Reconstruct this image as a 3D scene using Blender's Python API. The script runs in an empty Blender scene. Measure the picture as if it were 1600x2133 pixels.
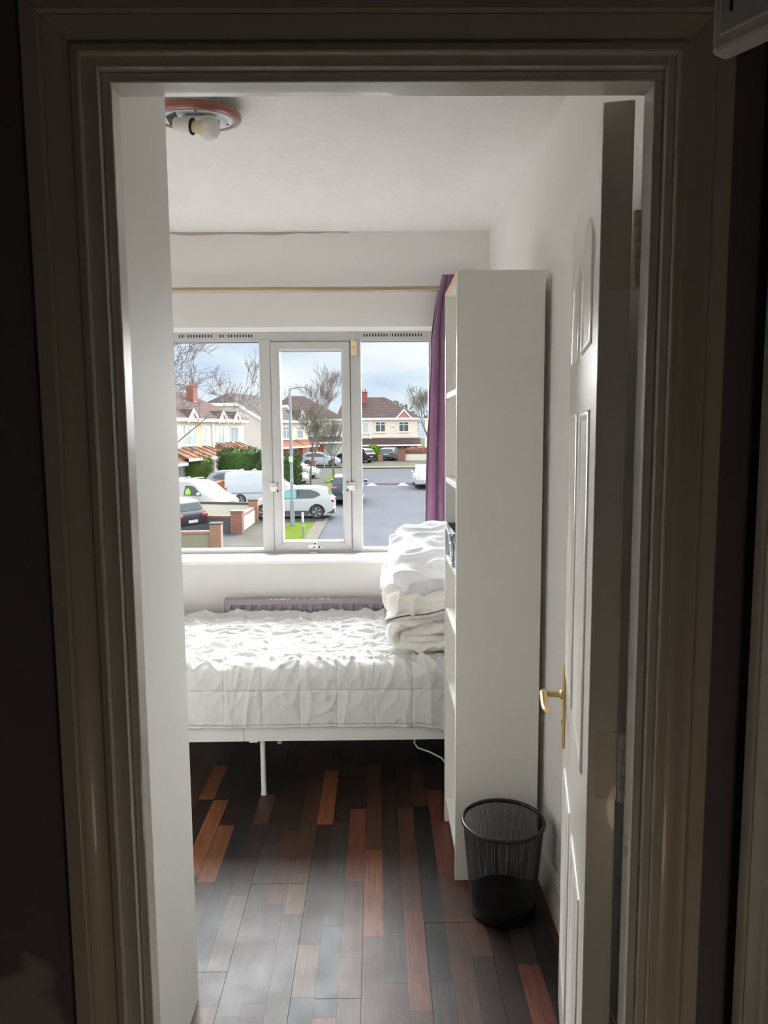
import bpy, bmesh, math, random
import numpy as np
from mathutils import Vector, Matrix
from mathutils.geometry import delaunay_2d_cdt

S = bpy.context.scene
C = S.collection
PI = math.pi
random.seed(7)

# ------------------------------------------------------------------ camera
F_PX = 1542.1
cam_d = bpy.data.cameras.new('camera')
cam = bpy.data.objects.new('camera', cam_d)
C.objects.link(cam)
r = Vector((0.99991159, -0.01103285, -0.00742227))
u = Vector((0.00859622, 0.11047991, 0.99384118))
w = Vector((0.01014489, 0.99381712, -0.11056498))
M = Matrix((r, u, -w)).transposed().to_4x4()
M.translation = Vector((0, 0, 1.5287))
cam.matrix_world = M
cam_d.sensor_fit = 'HORIZONTAL'
cam_d.sensor_width = 36.0
cam_d.lens = F_PX / 1600.0 * 36.0
cam_d.clip_start = 0.02
cam_d.clip_end = 600
S.camera = cam

# ------------------------------------------------------------------ sky
W = bpy.data.worlds.new('sky')
S.world = W
W.use_nodes = True
nt = W.node_tree
nt.nodes.clear()
N = nt.nodes.new
out = N('ShaderNodeOutputWorld'); bg = N('ShaderNodeBackground')
tc = N('ShaderNodeTexCoord'); mp = N('ShaderNodeMapping')
mp.inputs['Scale'].default_value = (1.0, 1.0, 3.2)
nz = N('ShaderNodeTexNoise'); nz.inputs['Scale'].default_value = 4.2
nz.inputs['Detail'].default_value = 5; nz.inputs['Roughness'].default_value = 0.5
nz.inputs['Distortion'].default_value = 0.3
rp = N('ShaderNodeValToRGB')
e = rp.color_ramp.elements
e[0].position = 0.36; e[0].color = (0.56, 0.71, 0.90, 1)
e[1].position = 0.62; e[1].color = (0.95, 1.0, 1.0, 1)
x = e.new(0.48); x.color = (0.76, 0.88, 0.97, 1)
nt.links.new(tc.outputs['Generated'], mp.inputs[0]); nt.links.new(mp.outputs[0], nz.inputs[0])
nt.links.new(nz.outputs[0], rp.inputs[0]); nt.links.new(rp.outputs[0], bg.inputs[0])
bg.inputs[1].default_value = 0.93
nt.links.new(bg.outputs[0], out.inputs[0])

# ------------------------------------------------------------------ light
def lamp(name, kind, loc, energy, color, **kw):
    l = bpy.data.lights.new(name, kind); l.energy = energy; l.color = color
    for k, v in kw.items(): setattr(l, k, v)
    o = bpy.data.objects.new(name, l); o.location = loc; C.objects.link(o)
    return o
# daylight: a broad bright patch of cloud over the street, hidden sun behind it
sun = lamp('sun', 'SUN', (0, 30, 40), 42.0, (0.97, 0.985, 1.0), angle=math.radians(75))
sun.rotation_euler = (math.radians(-67), 0, math.radians(-4))
sky_fill = lamp('sky_behind_fill', 'SUN', (0, -30, 40), 4.5, (0.95, 0.98, 1.0), angle=math.radians(120))   # fill added to brighten house fronts and car sides, as more overcast sky
sky_fill.rotation_euler = (math.radians(42), 0, math.radians(15))
hall_fill = lamp('hall_fill_light', 'POINT', (0.36, -0.22, 0.25), 3.3, (1.0, 0.77, 0.53), shadow_soft_size=0.12)  # unseen fill added low in the hall to brighten frame and door edge
S.view_settings.view_transform = 'Standard'
S.view_settings.look = 'None'
S.view_settings.exposure = 0.12
S.view_settings.gamma = 1.0
S.view_settings.use_curve_mapping = False
S.cycles.max_bounces = 14
S.cycles.diffuse_bounces = 10
S.cycles.transparent_max_bounces = 16
S.cycles.sample_clamp_indirect = 6

# ------------------------------------------------------------------ materials
def srgb(c):
    c = [v / 255.0 for v in c]
    return tuple(v / 12.92 if v <= 0.04045 else ((v + 0.055) / 1.055) ** 2.4 for v in c) + (1,)
MATS = {}
def mat(name, col, rough=0.5, metal=0.0, spec=0.5, noise=None, bump=None, coat=0.0, sheen=0.0, emit=None):
    """col: linear rgb; noise=(scale, col2, lo, hi); bump=(scale, strength, distance)"""
    m = bpy.data.materials.new(name); m.use_nodes = True
    t = m.node_tree; b = t.nodes['Principled BSDF']
    b.inputs['Base Color'].default_value = tuple(col[:3]) + (1,)
    b.inputs['Roughness'].default_value = rough; b.inputs['Metallic'].default_value = metal
    b.inputs['Specular IOR Level'].default_value = spec
    b.inputs['Coat Weight'].default_value = coat
    b.inputs['Sheen Weight'].default_value = sheen
    co = t.nodes.new('ShaderNodeTexCoord')
    if noise:
        n = t.nodes.new('ShaderNodeTexNoise'); n.inputs['Scale'].default_value = noise[0]
        n.inputs['Detail'].default_value = 4
        rr = t.nodes.new('ShaderNodeValToRGB')
        rr.color_ramp.elements[0].position = noise[2]; rr.color_ramp.elements[1].position = noise[3]
        rr.color_ramp.elements[0].color = tuple(col[:3]) + (1,)
        rr.color_ramp.elements[1].color = tuple(noise[1][:3]) + (1,)
        t.links.new(co.outputs['Object'], n.inputs[0]); t.links.new(n.outputs[0], rr.inputs[0])
        t.links.new(rr.outputs[0], b.inputs['Base Color'])
    if bump:
        n = t.nodes.new('ShaderNodeTexNoise'); n.inputs['Scale'].default_value = bump[0]
        n.inputs['Detail'].default_value = 3
        bb = t.nodes.new('ShaderNodeBump'); bb.inputs['Strength'].default_value = bump[1]
        bb.inputs['Distance'].default_value = bump[2]
        t.links.new(co.outputs['Object'], n.inputs[0]); t.links.new(n.outputs[0], bb.inputs['Height'])
        t.links.new(bb.outputs[0], b.inputs['Normal'])
    if emit:
        b.inputs['Emission Color'].default_value = tuple(emit[:3]) + (1,)
        b.inputs['Emission Strength'].default_value = emit[3]
    MATS[name] = m
    return m

def glass_mat(name, tint=(1, 1, 1), gloss=0.04):
    m = bpy.data.materials.new(name); m.use_nodes = True
    t = m.node_tree; t.nodes.clear()
    o = t.nodes.new('ShaderNodeOutputMaterial'); mix = t.nodes.new('ShaderNodeMixShader')
    tr = t.nodes.new('ShaderNodeBsdfTransparent'); gl = t.nodes.new('ShaderNodeBsdfGlossy')
    gl.inputs['Roughness'].default_value = 0.02
    fr = t.nodes.new('ShaderNodeFresnel'); fr.inputs['IOR'].default_value = 1.22
    tr.inputs[0].default_value = tint + (1,)
    gm = t.nodes.new('ShaderNodeNewGeometry'); iv = t.nodes.new('ShaderNodeMath'); iv.operation = 'SUBTRACT'; iv.inputs[0].default_value = 1.0
    ml = t.nodes.new('ShaderNodeMath'); ml.operation = 'MULTIPLY'      # the far face of each pane does not mirror back and forth inside it
    t.links.new(gm.outputs['Backfacing'], iv.inputs[1]); t.links.new(iv.outputs[0], ml.inputs[0]); t.links.new(fr.outputs[0], ml.inputs[1])
    t.links.new(ml.outputs[0], mix.inputs[0]); t.links.new(tr.outputs[0], mix.inputs[1])
    t.links.new(gl.outputs[0], mix.inputs[2]); t.links.new(mix.outputs[0], o.inputs[0])
    MATS[name] = m
    return m

wall_m = mat('wall_paint', (0.87, 0.855, 0.835), 0.65, noise=(1.4, (0.84, 0.825, 0.805), 0.35, 0.7), bump=(90, 0.05, 0.001))
ceil_m = mat('artex_ceiling', (0.90, 0.875, 0.86), 0.9, bump=(75, 0.85, 0.006), noise=(2.0, (0.87, 0.84, 0.825), 0.4, 0.7))
gloss_w = mat('gloss_white_paint', (0.76, 0.735, 0.67), 0.28, coat=0.3, bump=(25, 0.05, 0.001))
hall_frame_m = mat('hall_frame_paint', (0.74, 0.68, 0.57), 0.35, coat=0.2, bump=(30, 0.08, 0.001))
lamin_w = mat('white_laminate', (0.86, 0.85, 0.80), 0.5, spec=.35)
ward_m = mat('satin_white_wardrobe', (0.80, 0.80, 0.775), 0.62, spec=.08)
lamin_edge = mat('white_edge_band', (0.86, 0.87, 0.84), 0.3)
board_m = mat('hardboard_back', (0.70, 0.42, 0.25), 0.7)
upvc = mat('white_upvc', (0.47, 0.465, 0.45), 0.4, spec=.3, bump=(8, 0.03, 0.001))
bead_m = mat('grey_gasket', (0.10, 0.10, 0.10), 0.6)
sill_m = mat('gloss_sill', (0.86, 0.86, 0.85), 0.22, coat=0.3)
black_m = mat('black_slot', (0.01, 0.01, 0.01), 0.7)
sheet = mat('white_cotton', (0.64, 0.64, 0.635), 0.85, sheen=0.2, bump=(420, 0.06, 0.0006))
cream = mat('cream_cotton', (0.83, 0.815, 0.775), 0.85, sheen=0.2, bump=(300, 0.08, 0.0008))
blueish = mat('pillow_cotton', (0.74, 0.75, 0.79), 0.8, sheen=0.2)
metal_w = mat('white_metal', (0.80, 0.80, 0.78), 0.35)
rad_m = mat('lilac_radiator_paint', (0.29, 0.245, 0.28), 0.4)
chip_m = mat('chipped_paint', (0.85, 0.82, 0.72), 0.6)
brass = mat('brass', (0.80, 0.58, 0.25), 0.28, metal=1.0)
rod_m = mat('satin_brass', (0.36, 0.30, 0.20), 0.38, metal=0.8)
copper = mat('copper_rim', (0.22, 0.075, 0.048), 0.22, metal=0.3, coat=.5)
dish_m = mat('white_enamel_dish', (0.78, 0.84, 0.90), 0.25)
plastic = mat('white_plastic', (0.72, 0.70, 0.65), 0.4)
bulb_collar = mat('yellowed_plastic', (0.62, 0.54, 0.34), 0.45)
bulb_m = mat('opal_bulb', (0.72, 0.70, 0.66), 0.25)
bin_m = mat('black_wire', (0.012, 0.012, 0.014), 0.35, metal=0.3)
cable_m = mat('white_cable', (0.65, 0.65, 0.65), 0.5)
greybox = mat('grey_plastic', (0.12, 0.16, 0.18), 0.35)
foil = mat('clear_wrap', (0.75, 0.78, 0.85), 0.12, metal=0.5)
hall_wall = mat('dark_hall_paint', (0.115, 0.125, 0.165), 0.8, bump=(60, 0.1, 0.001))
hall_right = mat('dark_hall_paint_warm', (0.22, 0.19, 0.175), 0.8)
tag_m = mat('cream_tag', (0.72, 0.60, 0.38), 0.5)
mould_m = mat('damp_stain', (0.40, 0.34, 0.32), 0.9)
glass = glass_mat('window_glass')

def curtain_material():
    m = mat('purple_curtain', (0.25, 0.135, 0.22), 0.75, sheen=0.4, noise=(7, (0.21, 0.11, 0.185), 0.4, 0.65))
    t = m.node_tree; b = t.nodes['Principled BSDF']
    o = t.nodes['Material Output']
    tl = t.nodes.new('ShaderNodeBsdfTranslucent'); tl.inputs[0].default_value = (0.48, 0.25, 0.41, 1)
    mx = t.nodes.new('ShaderNodeMixShader'); mx.inputs[0].default_value = 0.35
    t.links.new(b.outputs[0], mx.inputs[1]); t.links.new(tl.outputs[0], mx.inputs[2]); t.links.new(mx.outputs[0], o.inputs[0])
    return m
curt_m = curtain_material()

def wood_material():
    """colour comes from the strip's own tint (object colour), grain from noise"""
    m = bpy.data.materials.new('dark_wood_strip'); m.use_nodes = True
    t = m.node_tree; b = t.nodes['Principled BSDF']
    oi = t.nodes.new('ShaderNodeObjectInfo'); co = t.nodes.new('ShaderNodeTexCoord')
    mp = t.nodes.new('ShaderNodeMapping'); mp.inputs['Scale'].default_value = (75, 3.5, 1)
    ad = t.nodes.new('ShaderNodeVectorMath'); ad.operation = 'ADD'
    t.links.new(oi.outputs['Location'], ad.inputs[1]); t.links.new(co.outputs['Object'], ad.inputs[0])
    t.links.new(ad.outputs[0], mp.inputs[0])
    n = t.nodes.new('ShaderNodeTexNoise'); n.inputs['Scale'].default_value = 1.6; n.inputs['Detail'].default_value = 6
    n.inputs['Roughness'].default_value = 0.65; n.inputs['Distortion'].default_value = 1.2
    t.links.new(mp.outputs[0], n.inputs[0])
    rr = t.nodes.new('ShaderNodeMapRange'); rr.inputs[1].default_value = 0.3; rr.inputs[2].default_value = 0.72
    rr.inputs[3].default_value = 0.45; rr.inputs[4].default_value = 1.5
    t.links.new(n.outputs[0], rr.inputs[0])
    mu = t.nodes.new('ShaderNodeVectorMath'); mu.operation = 'SCALE'
    t.links.new(oi.outputs['Color'], mu.inputs[0]); t.links.new(rr.outputs[0], mu.inputs['Scale'])
    t.links.new(mu.outputs[0], b.inputs['Base Color'])
    n2 = t.nodes.new('ShaderNodeTexNoise'); n2.inputs['Scale'].default_value = 5.5; n2.inputs['Detail'].default_value = 6
    n2.inputs['Roughness'].default_value = 0.7
    geo = t.nodes.new('ShaderNodeNewGeometry'); t.links.new(geo.outputs['Position'], n2.inputs[0])
    r2 = t.nodes.new('ShaderNodeMapRange'); r2.inputs[1].default_value = 0.3; r2.inputs[2].default_value = 0.7
    r2.inputs[3].default_value = 0.38; r2.inputs[4].default_value = 0.52
    t.links.new(n2.outputs[0], r2.inputs[0]); t.links.new(r2.outputs[0], b.inputs['Roughness'])
    bp = t.nodes.new('ShaderNodeBump'); bp.inputs['Strength'].default_value = 0.35; bp.inputs['Distance'].default_value = 0.0008
    t.links.new(n.outputs[0], bp.inputs['Height']); t.links.new(bp.outputs[0], b.inputs['Normal'])
    b.inputs['Specular IOR Level'].default_value = 0.36
    return m
wood_m = wood_material()
joint_m = mat('floor_joint', (0.006, 0.005, 0.005), 0.8)

# ------------------------------------------------------------------ mesh helpers
class MB:
    def __init__(s): s.v = []; s.f = []
    def add(s, vs, fs):
        k = len(s.v); s.v += [tuple(p) for p in vs]; s.f += [tuple(i + k for i in f) for f in fs]; return s
    def box(s, x0, x1, y0, y1, z0, z1, rot=None, piv=None):
        vs = [Vector(p) for p in ((x0,y0,z0),(x1,y0,z0),(x1,y1,z0),(x0,y1,z0),(x0,y0,z1),(x1,y0,z1),(x1,y1,z1),(x0,y1,z1))]
        if rot is not None:
            pv = Vector(piv) if piv else sum(vs, Vector()) / 8
            vs = [rot @ (p - pv) + pv for p in vs]
        return s.add(vs, [(0,3,2,1),(4,5,6,7),(0,1,5,4),(1,2,6,5),(2,3,7,6),(3,0,4,7)])
    def tube(s, pts, rad, n=8, cap=True):
        pts = [Vector(p) for p in pts]; k = len(pts)
        rr = rad if isinstance(rad, (list, tuple)) else [rad] * k
        rings = []; ref = None
        for i, p in enumerate(pts):
            d = (pts[min(i+1, k-1)] - pts[max(i-1, 0)]).normalized()
            if ref is None: ref = Vector((0,0,1)) if abs(d.z) < 0.9 else Vector((1,0,0))
            a = d.cross(ref)
            if a.length < 1e-6: a = d.orthogonal()
            a.normalize(); b = a.cross(d).normalized(); ref = b
            ring = [p + (a * math.cos(2*PI*j/n) + b * math.sin(2*PI*j/n)) * rr[i] for j in range(n)]
            rings.append(ring)
        vs = [q for g in rings for q in g]; fs = []
        for i in range(k-1):
            for j in range(n):
                a0 = i*n + j; a1 = i*n + (j+1) % n
                fs.append((a0, a0+n, a1+n, a1))
        if cap: fs.append(tuple(range(n))); fs.append(tuple((k-1)*n + j for j in reversed(range(n))))
        return s.add(vs, fs)
    def lathe(s, prof, n=32, axis=None, origin=(0,0,0), cap=True):
        """prof: (radius, height) list around +z, optional rotation matrix axis"""
        o = Vector(origin); vs = []
        for (rd, h) in prof:
            for j in range(n):
                p = Vector((rd*math.cos(2*PI*j/n), rd*math.sin(2*PI*j/n), h))
                if axis is not None: p = axis @ p
                vs.append(o + p)
        fs = []
        for i in range(len(prof)-1):
            for j in range(n):
                a0 = i*n+j; a1 = i*n+(j+1) % n
                fs.append((a0, a1, a1+n, a0+n))
        if cap:
            fs.append(tuple(reversed(range(n)))); fs.append(tuple((len(prof)-1)*n+j for j in range(n)))
        return s.add(vs, fs)
    def prism(s, poly, axis, a0, a1):
        """poly in the plane normal to axis ('x','y','z'), extruded from a0 to a1"""
        def P(q, a):
            return {'x': (a, q[0], q[1]), 'y': (q[0], a, q[1]), 'z': (q[0], q[1], a)}[axis]
        n = len(poly); vs = [P(q, a0) for q in poly] + [P(q, a1) for q in poly]
        fs = [tuple(range(n)), tuple(reversed(range(n, 2*n)))] + [(i, (i+1) % n, (i+1) % n + n, i+n) for i in range(n)]
        return s.add(vs, fs)
    def build(s, name, material, parent=None, smooth=False, bevel=0, fix=True):
        me = bpy.data.meshes.new(name); me.from_pydata([tuple(p) for p in s.v], [], s.f)
        if fix:
            bm = bmesh.new(); bm.from_mesh(me); bmesh.ops.recalc_face_normals(bm, faces=bm.faces[:]); bm.to_mesh(me); bm.free()
        if smooth:
            me.polygons.foreach_set('use_smooth', [True]*len(me.polygons))
        if material: me.materials.append(material)
        o = bpy.data.objects.new(name, me); C.objects.link(o)
        if parent: o.parent = parent
        if bevel:
            b = o.modifiers.new('bevel', 'BEVEL'); b.width = bevel; b.segments = 2; b.limit_method = 'ANGLE'
            b.angle_limit = math.radians(40)
        return o

def auto(o, deg=35):
    me = o.data
    me.polygons.foreach_set('use_smooth', [True]*len(me.polygons))
    if hasattr(me, 'set_sharp_from_angle'): me.set_sharp_from_angle(angle=math.radians(deg))
    return o
def thing(name, label, cat, loc=(0,0,0), rz=0, group=None):
    o = bpy.data.objects.new(name, None); C.objects.link(o); o.empty_display_size = 0.1
    o.location = loc; o.rotation_euler = (0, 0, rz)
    o['label'] = label; o['category'] = cat
    if group: o['group'] = group
    return o
def tag(o, label, cat, group=None):
    o['label'] = label; o['category'] = cat
    if group: o['group'] = group
    return o
def struct(o, label=None):
    o['kind'] = 'structure'
    if label: o['label'] = label
    return o
def sempty(name, label=None):
    o = bpy.data.objects.new(name, None); C.objects.link(o); o.empty_display_size = 0.1
    return struct(o, label)
def boxes(name, bl, m, parent=None, bevel=0):
    b = MB()
    for q in bl: b.box(*q)
    return b.build(name, m, parent, bevel=bevel)
def grid(name, X, Y, Z, m, parent=None, thick=0, smooth=True, closed_u=False):
    """arrays of shape (n, k)"""
    n, k = X.shape
    me = bpy.data.meshes.new(name)
    co = np.stack([X, Y, Z], -1).reshape(-1, 3)
    idx = np.arange(n*k).reshape(n, k)
    if closed_u: idx = np.vstack([idx, idx[:1]])
    f = np.stack([idx[:-1, :-1], idx[1:, :-1], idx[1:, 1:], idx[:-1, 1:]], -1).reshape(-1, 4)
    me.from_pydata(co.tolist(), [], f.tolist())
    if smooth: me.polygons.foreach_set('use_smooth', [True]*len(me.polygons))
    me.materials.append(m)
    o = bpy.data.objects.new(name, me); C.objects.link(o)
    if parent: o.parent = parent
    if thick:
        s = o.modifiers.new('solid', 'SOLIDIFY'); s.thickness = thick; s.offset = -1
    return o

# gradient noise in numpy
_rng = np.random.RandomState(11)
_perm = _rng.permutation(512)
_perm = np.concatenate([_perm, _perm, _perm])
_ang = _rng.rand(512) * 2 * PI
def pn(x, y, seed=0):
    x = np.asarray(x, float) + seed * 17.31; y = np.asarray(y, float) + seed * 9.17
    xi = np.floor(x).astype(int); yi = np.floor(y).astype(int); xf = x - xi; yf = y - yi
    def g(i, j, dx, dy):
        h = _ang[_perm[(_perm[i & 511] + j) & 511]]
        return np.cos(h)*dx + np.sin(h)*dy
    u_ = xf*xf*xf*(xf*(xf*6-15)+10); v_ = yf*yf*yf*(yf*(yf*6-15)+10)
    a = g(xi, yi, xf, yf); b = g(xi+1, yi, xf-1, yf); c = g(xi, yi+1, xf, yf-1); d = g(xi+1, yi+1, xf-1, yf-1)
    return (a*(1-u_)+b*u_)*(1-v_) + (c*(1-u_)+d*u_)*v_
def ridged(x, y, seed=0): return 1 - 2.2*np.abs(pn(x, y, seed))

# ================================================================== ROOM SHELL
HC = 2.474          # ceiling height
YW = 3.677          # face of the window wall
XR = 0.556          # right wall
XL = -1.75          # left wall (behind the wardrobe)
# opening in the window wall
OX0, OX1, OZ0, OZ1 = -1.36, 0.335, 0.869, 2.027
wall_shaded_m = mat('shaded_wall_paint', (0.74, 0.725, 0.705), 0.65, noise=(1.4, (0.71, 0.695, 0.675), 0.35, 0.7), bump=(90, 0.05, 0.001))  # copy of the white wall paint with this wall's shade put into its colour
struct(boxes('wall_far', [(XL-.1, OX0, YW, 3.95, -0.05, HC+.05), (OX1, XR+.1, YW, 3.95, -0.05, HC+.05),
                          (OX0, OX1, YW, 3.95, -0.05, OZ0), (OX0, OX1, YW, 3.95, OZ1, HC+.05)], wall_shaded_m),
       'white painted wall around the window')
struct(boxes('wall_right', [(XR, XR+.12, 1.108, YW, -0.05, HC+.05)], wall_m), 'white wall beside the bookcase and open door')
struct(boxes('wall_left', [(XL-.12, XL, 1.108, YW, -0.05, HC+.05)], wall_m), 'white wall behind the wardrobe')
# wall that holds the doorway: hall face dark, bedroom face white
struct(boxes('wall_near', [(XL-.1, -0.385, 1.05, 1.108, -0.05, HC+.05), (0.414, XR+.12, 1.05, 1.108, -0.05, HC+.05),
                           (-0.385, 0.414, 1.05, 1.108, 2.026, HC+.05)], wall_m), 'bedroom face of the doorway wall')
def hall_face_material():
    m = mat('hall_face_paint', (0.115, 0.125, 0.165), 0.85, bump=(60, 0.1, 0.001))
    t = m.node_tree; b = t.nodes['Principled BSDF']
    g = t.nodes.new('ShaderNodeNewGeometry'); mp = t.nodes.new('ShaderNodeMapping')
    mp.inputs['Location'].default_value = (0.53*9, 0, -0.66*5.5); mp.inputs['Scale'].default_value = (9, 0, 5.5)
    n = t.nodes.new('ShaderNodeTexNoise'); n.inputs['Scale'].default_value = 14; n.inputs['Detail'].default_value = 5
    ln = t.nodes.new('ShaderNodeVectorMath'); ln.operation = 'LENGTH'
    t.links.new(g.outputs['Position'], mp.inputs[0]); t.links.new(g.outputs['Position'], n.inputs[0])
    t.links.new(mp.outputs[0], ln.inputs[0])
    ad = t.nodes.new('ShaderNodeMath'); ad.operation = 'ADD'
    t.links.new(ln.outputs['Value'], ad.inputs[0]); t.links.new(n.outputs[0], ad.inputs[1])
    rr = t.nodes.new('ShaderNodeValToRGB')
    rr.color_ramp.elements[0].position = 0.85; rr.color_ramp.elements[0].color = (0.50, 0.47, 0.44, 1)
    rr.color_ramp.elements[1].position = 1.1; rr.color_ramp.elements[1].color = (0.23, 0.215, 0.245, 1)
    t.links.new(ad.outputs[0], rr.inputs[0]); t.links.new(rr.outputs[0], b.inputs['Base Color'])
    return m
hf = hall_face_material()
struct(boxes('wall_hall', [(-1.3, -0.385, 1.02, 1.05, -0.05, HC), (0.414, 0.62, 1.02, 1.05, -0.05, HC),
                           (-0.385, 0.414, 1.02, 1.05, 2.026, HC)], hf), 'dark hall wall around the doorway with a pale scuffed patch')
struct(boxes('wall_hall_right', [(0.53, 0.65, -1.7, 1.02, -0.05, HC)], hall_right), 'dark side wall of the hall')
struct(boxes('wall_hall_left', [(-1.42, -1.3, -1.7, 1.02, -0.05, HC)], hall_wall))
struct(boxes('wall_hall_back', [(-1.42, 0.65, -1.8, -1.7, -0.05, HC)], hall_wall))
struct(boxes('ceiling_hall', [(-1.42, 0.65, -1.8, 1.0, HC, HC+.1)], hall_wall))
struct(boxes('floor_hall', [(-1.42, 0.65, -1.8, 1.108, -0.12, -0.006)], joint_m))
# bedroom ceiling
struct(boxes('ceiling', [(XL-.1, XR+.1, 1.0, YW+.2, HC, HC+.12)], ceil_m), 'white stippled ceiling')

# damp line where ceiling meets the window wall
def stain():
    n = 90; xs = np.linspace(-1.35, -0.12, n); b = MB()
    up = HC - 0.0005
    for i in range(n-1):
        h0 = 0.004 + 0.016*max(0, pn(xs[i]*6, 1.0, 3) + .25); h1 = 0.004 + 0.016*max(0, pn(xs[i+1]*6, 1.0, 3)+.25)
        b.add([(xs[i], YW-.0012, up), (xs[i+1], YW-.0012, up), (xs[i+1], YW-.0012, up-h1), (xs[i], YW-.0012, up-h0)], [(0,1,2,3)])
    return b.build('trim_damp_line', mould_m)
struct(stain(), 'brown damp line along the top of the window wall')

# skirting board on the right wall, three stepped mouldings
sk = MB(); sk.prism([(XR, 0), (XR-.015, 0), (XR-.015, .075), (XR-.013, .082), (XR-.014, .092), (XR-.010, .105), (XR-.011, .118), (XR-.004, .13), (XR, .13)], 'y', 1.12, YW)
struct(auto(sk.build('baseboard_right', gloss_w), 25), 'white moulded skirting board')
sk = MB(); sk.prism([(YW, 0), (YW-.018, 0), (YW-.018, .09), (YW-.008, .13), (YW, .13)], 'x', XL, XR)
struct(sk.build('baseboard_far', gloss_w))

# ------------------------------------------------------------------ floor strips
fl = struct(boxes('floor', [(XL-.1, XR+.1, 1.0, YW+.1, -0.12, -0.004)], joint_m), 'dark three-strip laminate floor')
TINT = {'o': (0.150, 0.052, 0.020), 'r': (0.095, 0.031, 0.019), 'b': (0.052, 0.023, 0.014), 'k': (0.012, 0.011, 0.012),
        'd': (0.021, 0.012, 0.009), 't': (0.075, 0.042, 0.022), 'g': (0.034, 0.028, 0.024)}
SW = 0.0637; X00 = -0.435
known = {3: [(3.198, 'd'), (2.737, 'o'), (2.06, 'd'), (1.852, 't')],
         6: [(3.262, 'k'), (2.558, 'b'), (2.094, 'o')],
         5: [(2.854, 'd'), (2.366, 'r'), (2.0, 'b')],
         -1: [(2.979, 'k'), (2.75, 'b'), (2.3, 'd')],
         -3: [(2.74, 'd'), (2.377, 'o')],
         10: [(3.006, 'd'), (2.41, 'r'), (1.9, 'b')],
         11: [(2.95, 'd'), (2.30, 'r'), (2.0, 'b')],
         8: [(2.86, 'd'), (2.555, 'b'), (2.21, 'b'), (1.8, 'r')],
         9: [(3.2, 'd'), (2.869, 'b'), (2.389, 'k'), (1.9, 'k')],
         7: [(3.1, 'k'), (2.557, 'd'), (2.1, 'd'), (1.9, 'g')],
         2: [(3.1, 'd'), (2.42, 'b'), (2.2, 't')],
         4: [(3.3, 'k'), (2.75, 'd'), (2.40, 'g')],
         0: [(3.0, 'k'), (2.6, 'd'), (2.1, 'g')],
         1: [(3.2, 'd'), (2.7, 'd'), (2.25, 'b')],
         12: [(2.6, 'b'), (2.2, 'd')], 13: [(2.9, 'd'), (2.3, 'r')], 14: [(2.5, 'r'), (2.2, 'b')], 15: [(2.7, 'd'), (2.25, 'b')]}
board_end = {0: 2.361, 1: 1.846, -1: 1.952, 2: 2.9, 3: 2.15, 4: 2.6}   # by board (three strips each)
strip_mesh = {}
rs = random.Random(3)
cmin = int(math.floor((XL - X00)/SW)); cmax = int(math.ceil((XR - X00)/SW))
n_str = 0; rest = MB()
for c in range(cmin, cmax+1):
    bd = math.floor(c/3); be = board_end.get(bd, 1.6 + rs.random()*1.2)
    ends = [be + k*1.285 for k in range(-2, 3)]
    cuts = [(YW+.02, None)]
    y = YW + .02
    lst = list(known.get(c, []))
    segs = []
    if lst:
        top = YW + .02
        col = 'k' if rs.random() < .5 else 'd'
        for (yy, cc) in lst:
            segs.append((yy, top, cc)); top = yy; col = rs.choice('dbgk')
        while top > 1.0:
            ny = max(1.0, top - rs.uniform(.25, .5)); segs.append((ny, top, col)); top = ny; col = rs.choice('ddbrgtk')
    else:
        top = YW + .02 - rs.random()*.2; segs.append((top, YW+.02, 'd'))
        while top > 1.0:
            ny = max(1.0, top - rs.uniform(.3, .6)); segs.append((ny, top, rs.choice('ddbrgokk'))); top = ny
    x0 = X00 + c*SW; x1 = x0 + SW
    g0 = 0.0006 if c % 3 == 0 else 0.00015; g1 = 0.0006 if c % 3 == 2 else 0.00015
    for (a, b_, cc) in segs:
        pts = sorted([a] + [q for q in ends if a+.02 < q < b_-.02] + [b_])
        for p0, p1 in zip(pts[:-1], pts[1:]):
            if x1 < -0.75 or x0 > XR + .01:
                rest.box(x0+g0, x1-g1, p0+.0004, p1-.0004, -.004, 0.0); continue
            e0 = .0010 if any(abs(p0-q) < 1e-6 for q in ends) else .0002
            e1 = .0010 if any(abs(p1-q) < 1e-6 for q in ends) else .0002
            hx = (x1-g1-x0-g0)/2; hy = (p1-e1-p0-e0)/2
            key = (round(hx, 5), round(hy, 4))
            if key not in strip_mesh:
                q = MB(); q.box(-hx, hx, -hy, hy, -.004, 0)
                me = bpy.data.meshes.new('plank'); me.from_pydata(q.v, [], q.f); me.materials.append(wood_m); strip_mesh[key] = me
            o = bpy.data.objects.new('plank', strip_mesh[key]); C.objects.link(o); o.parent = fl
            o.location = ((x0+g0+x1-g1)/2, (p0+e0+p1-e1)/2, rs.uniform(0, .0002))
            t3 = TINT[cc]; k = rs.uniform(.85, 1.2); o.color = (t3[0]*k, t3[1]*k, t3[2]*k, 1); n_str += 1
rest_o = rest.build('planking', wood_m, fl); rest_o.color = (.05, .025, .018, 1); rest_o['kind'] = 'stuff'

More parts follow.
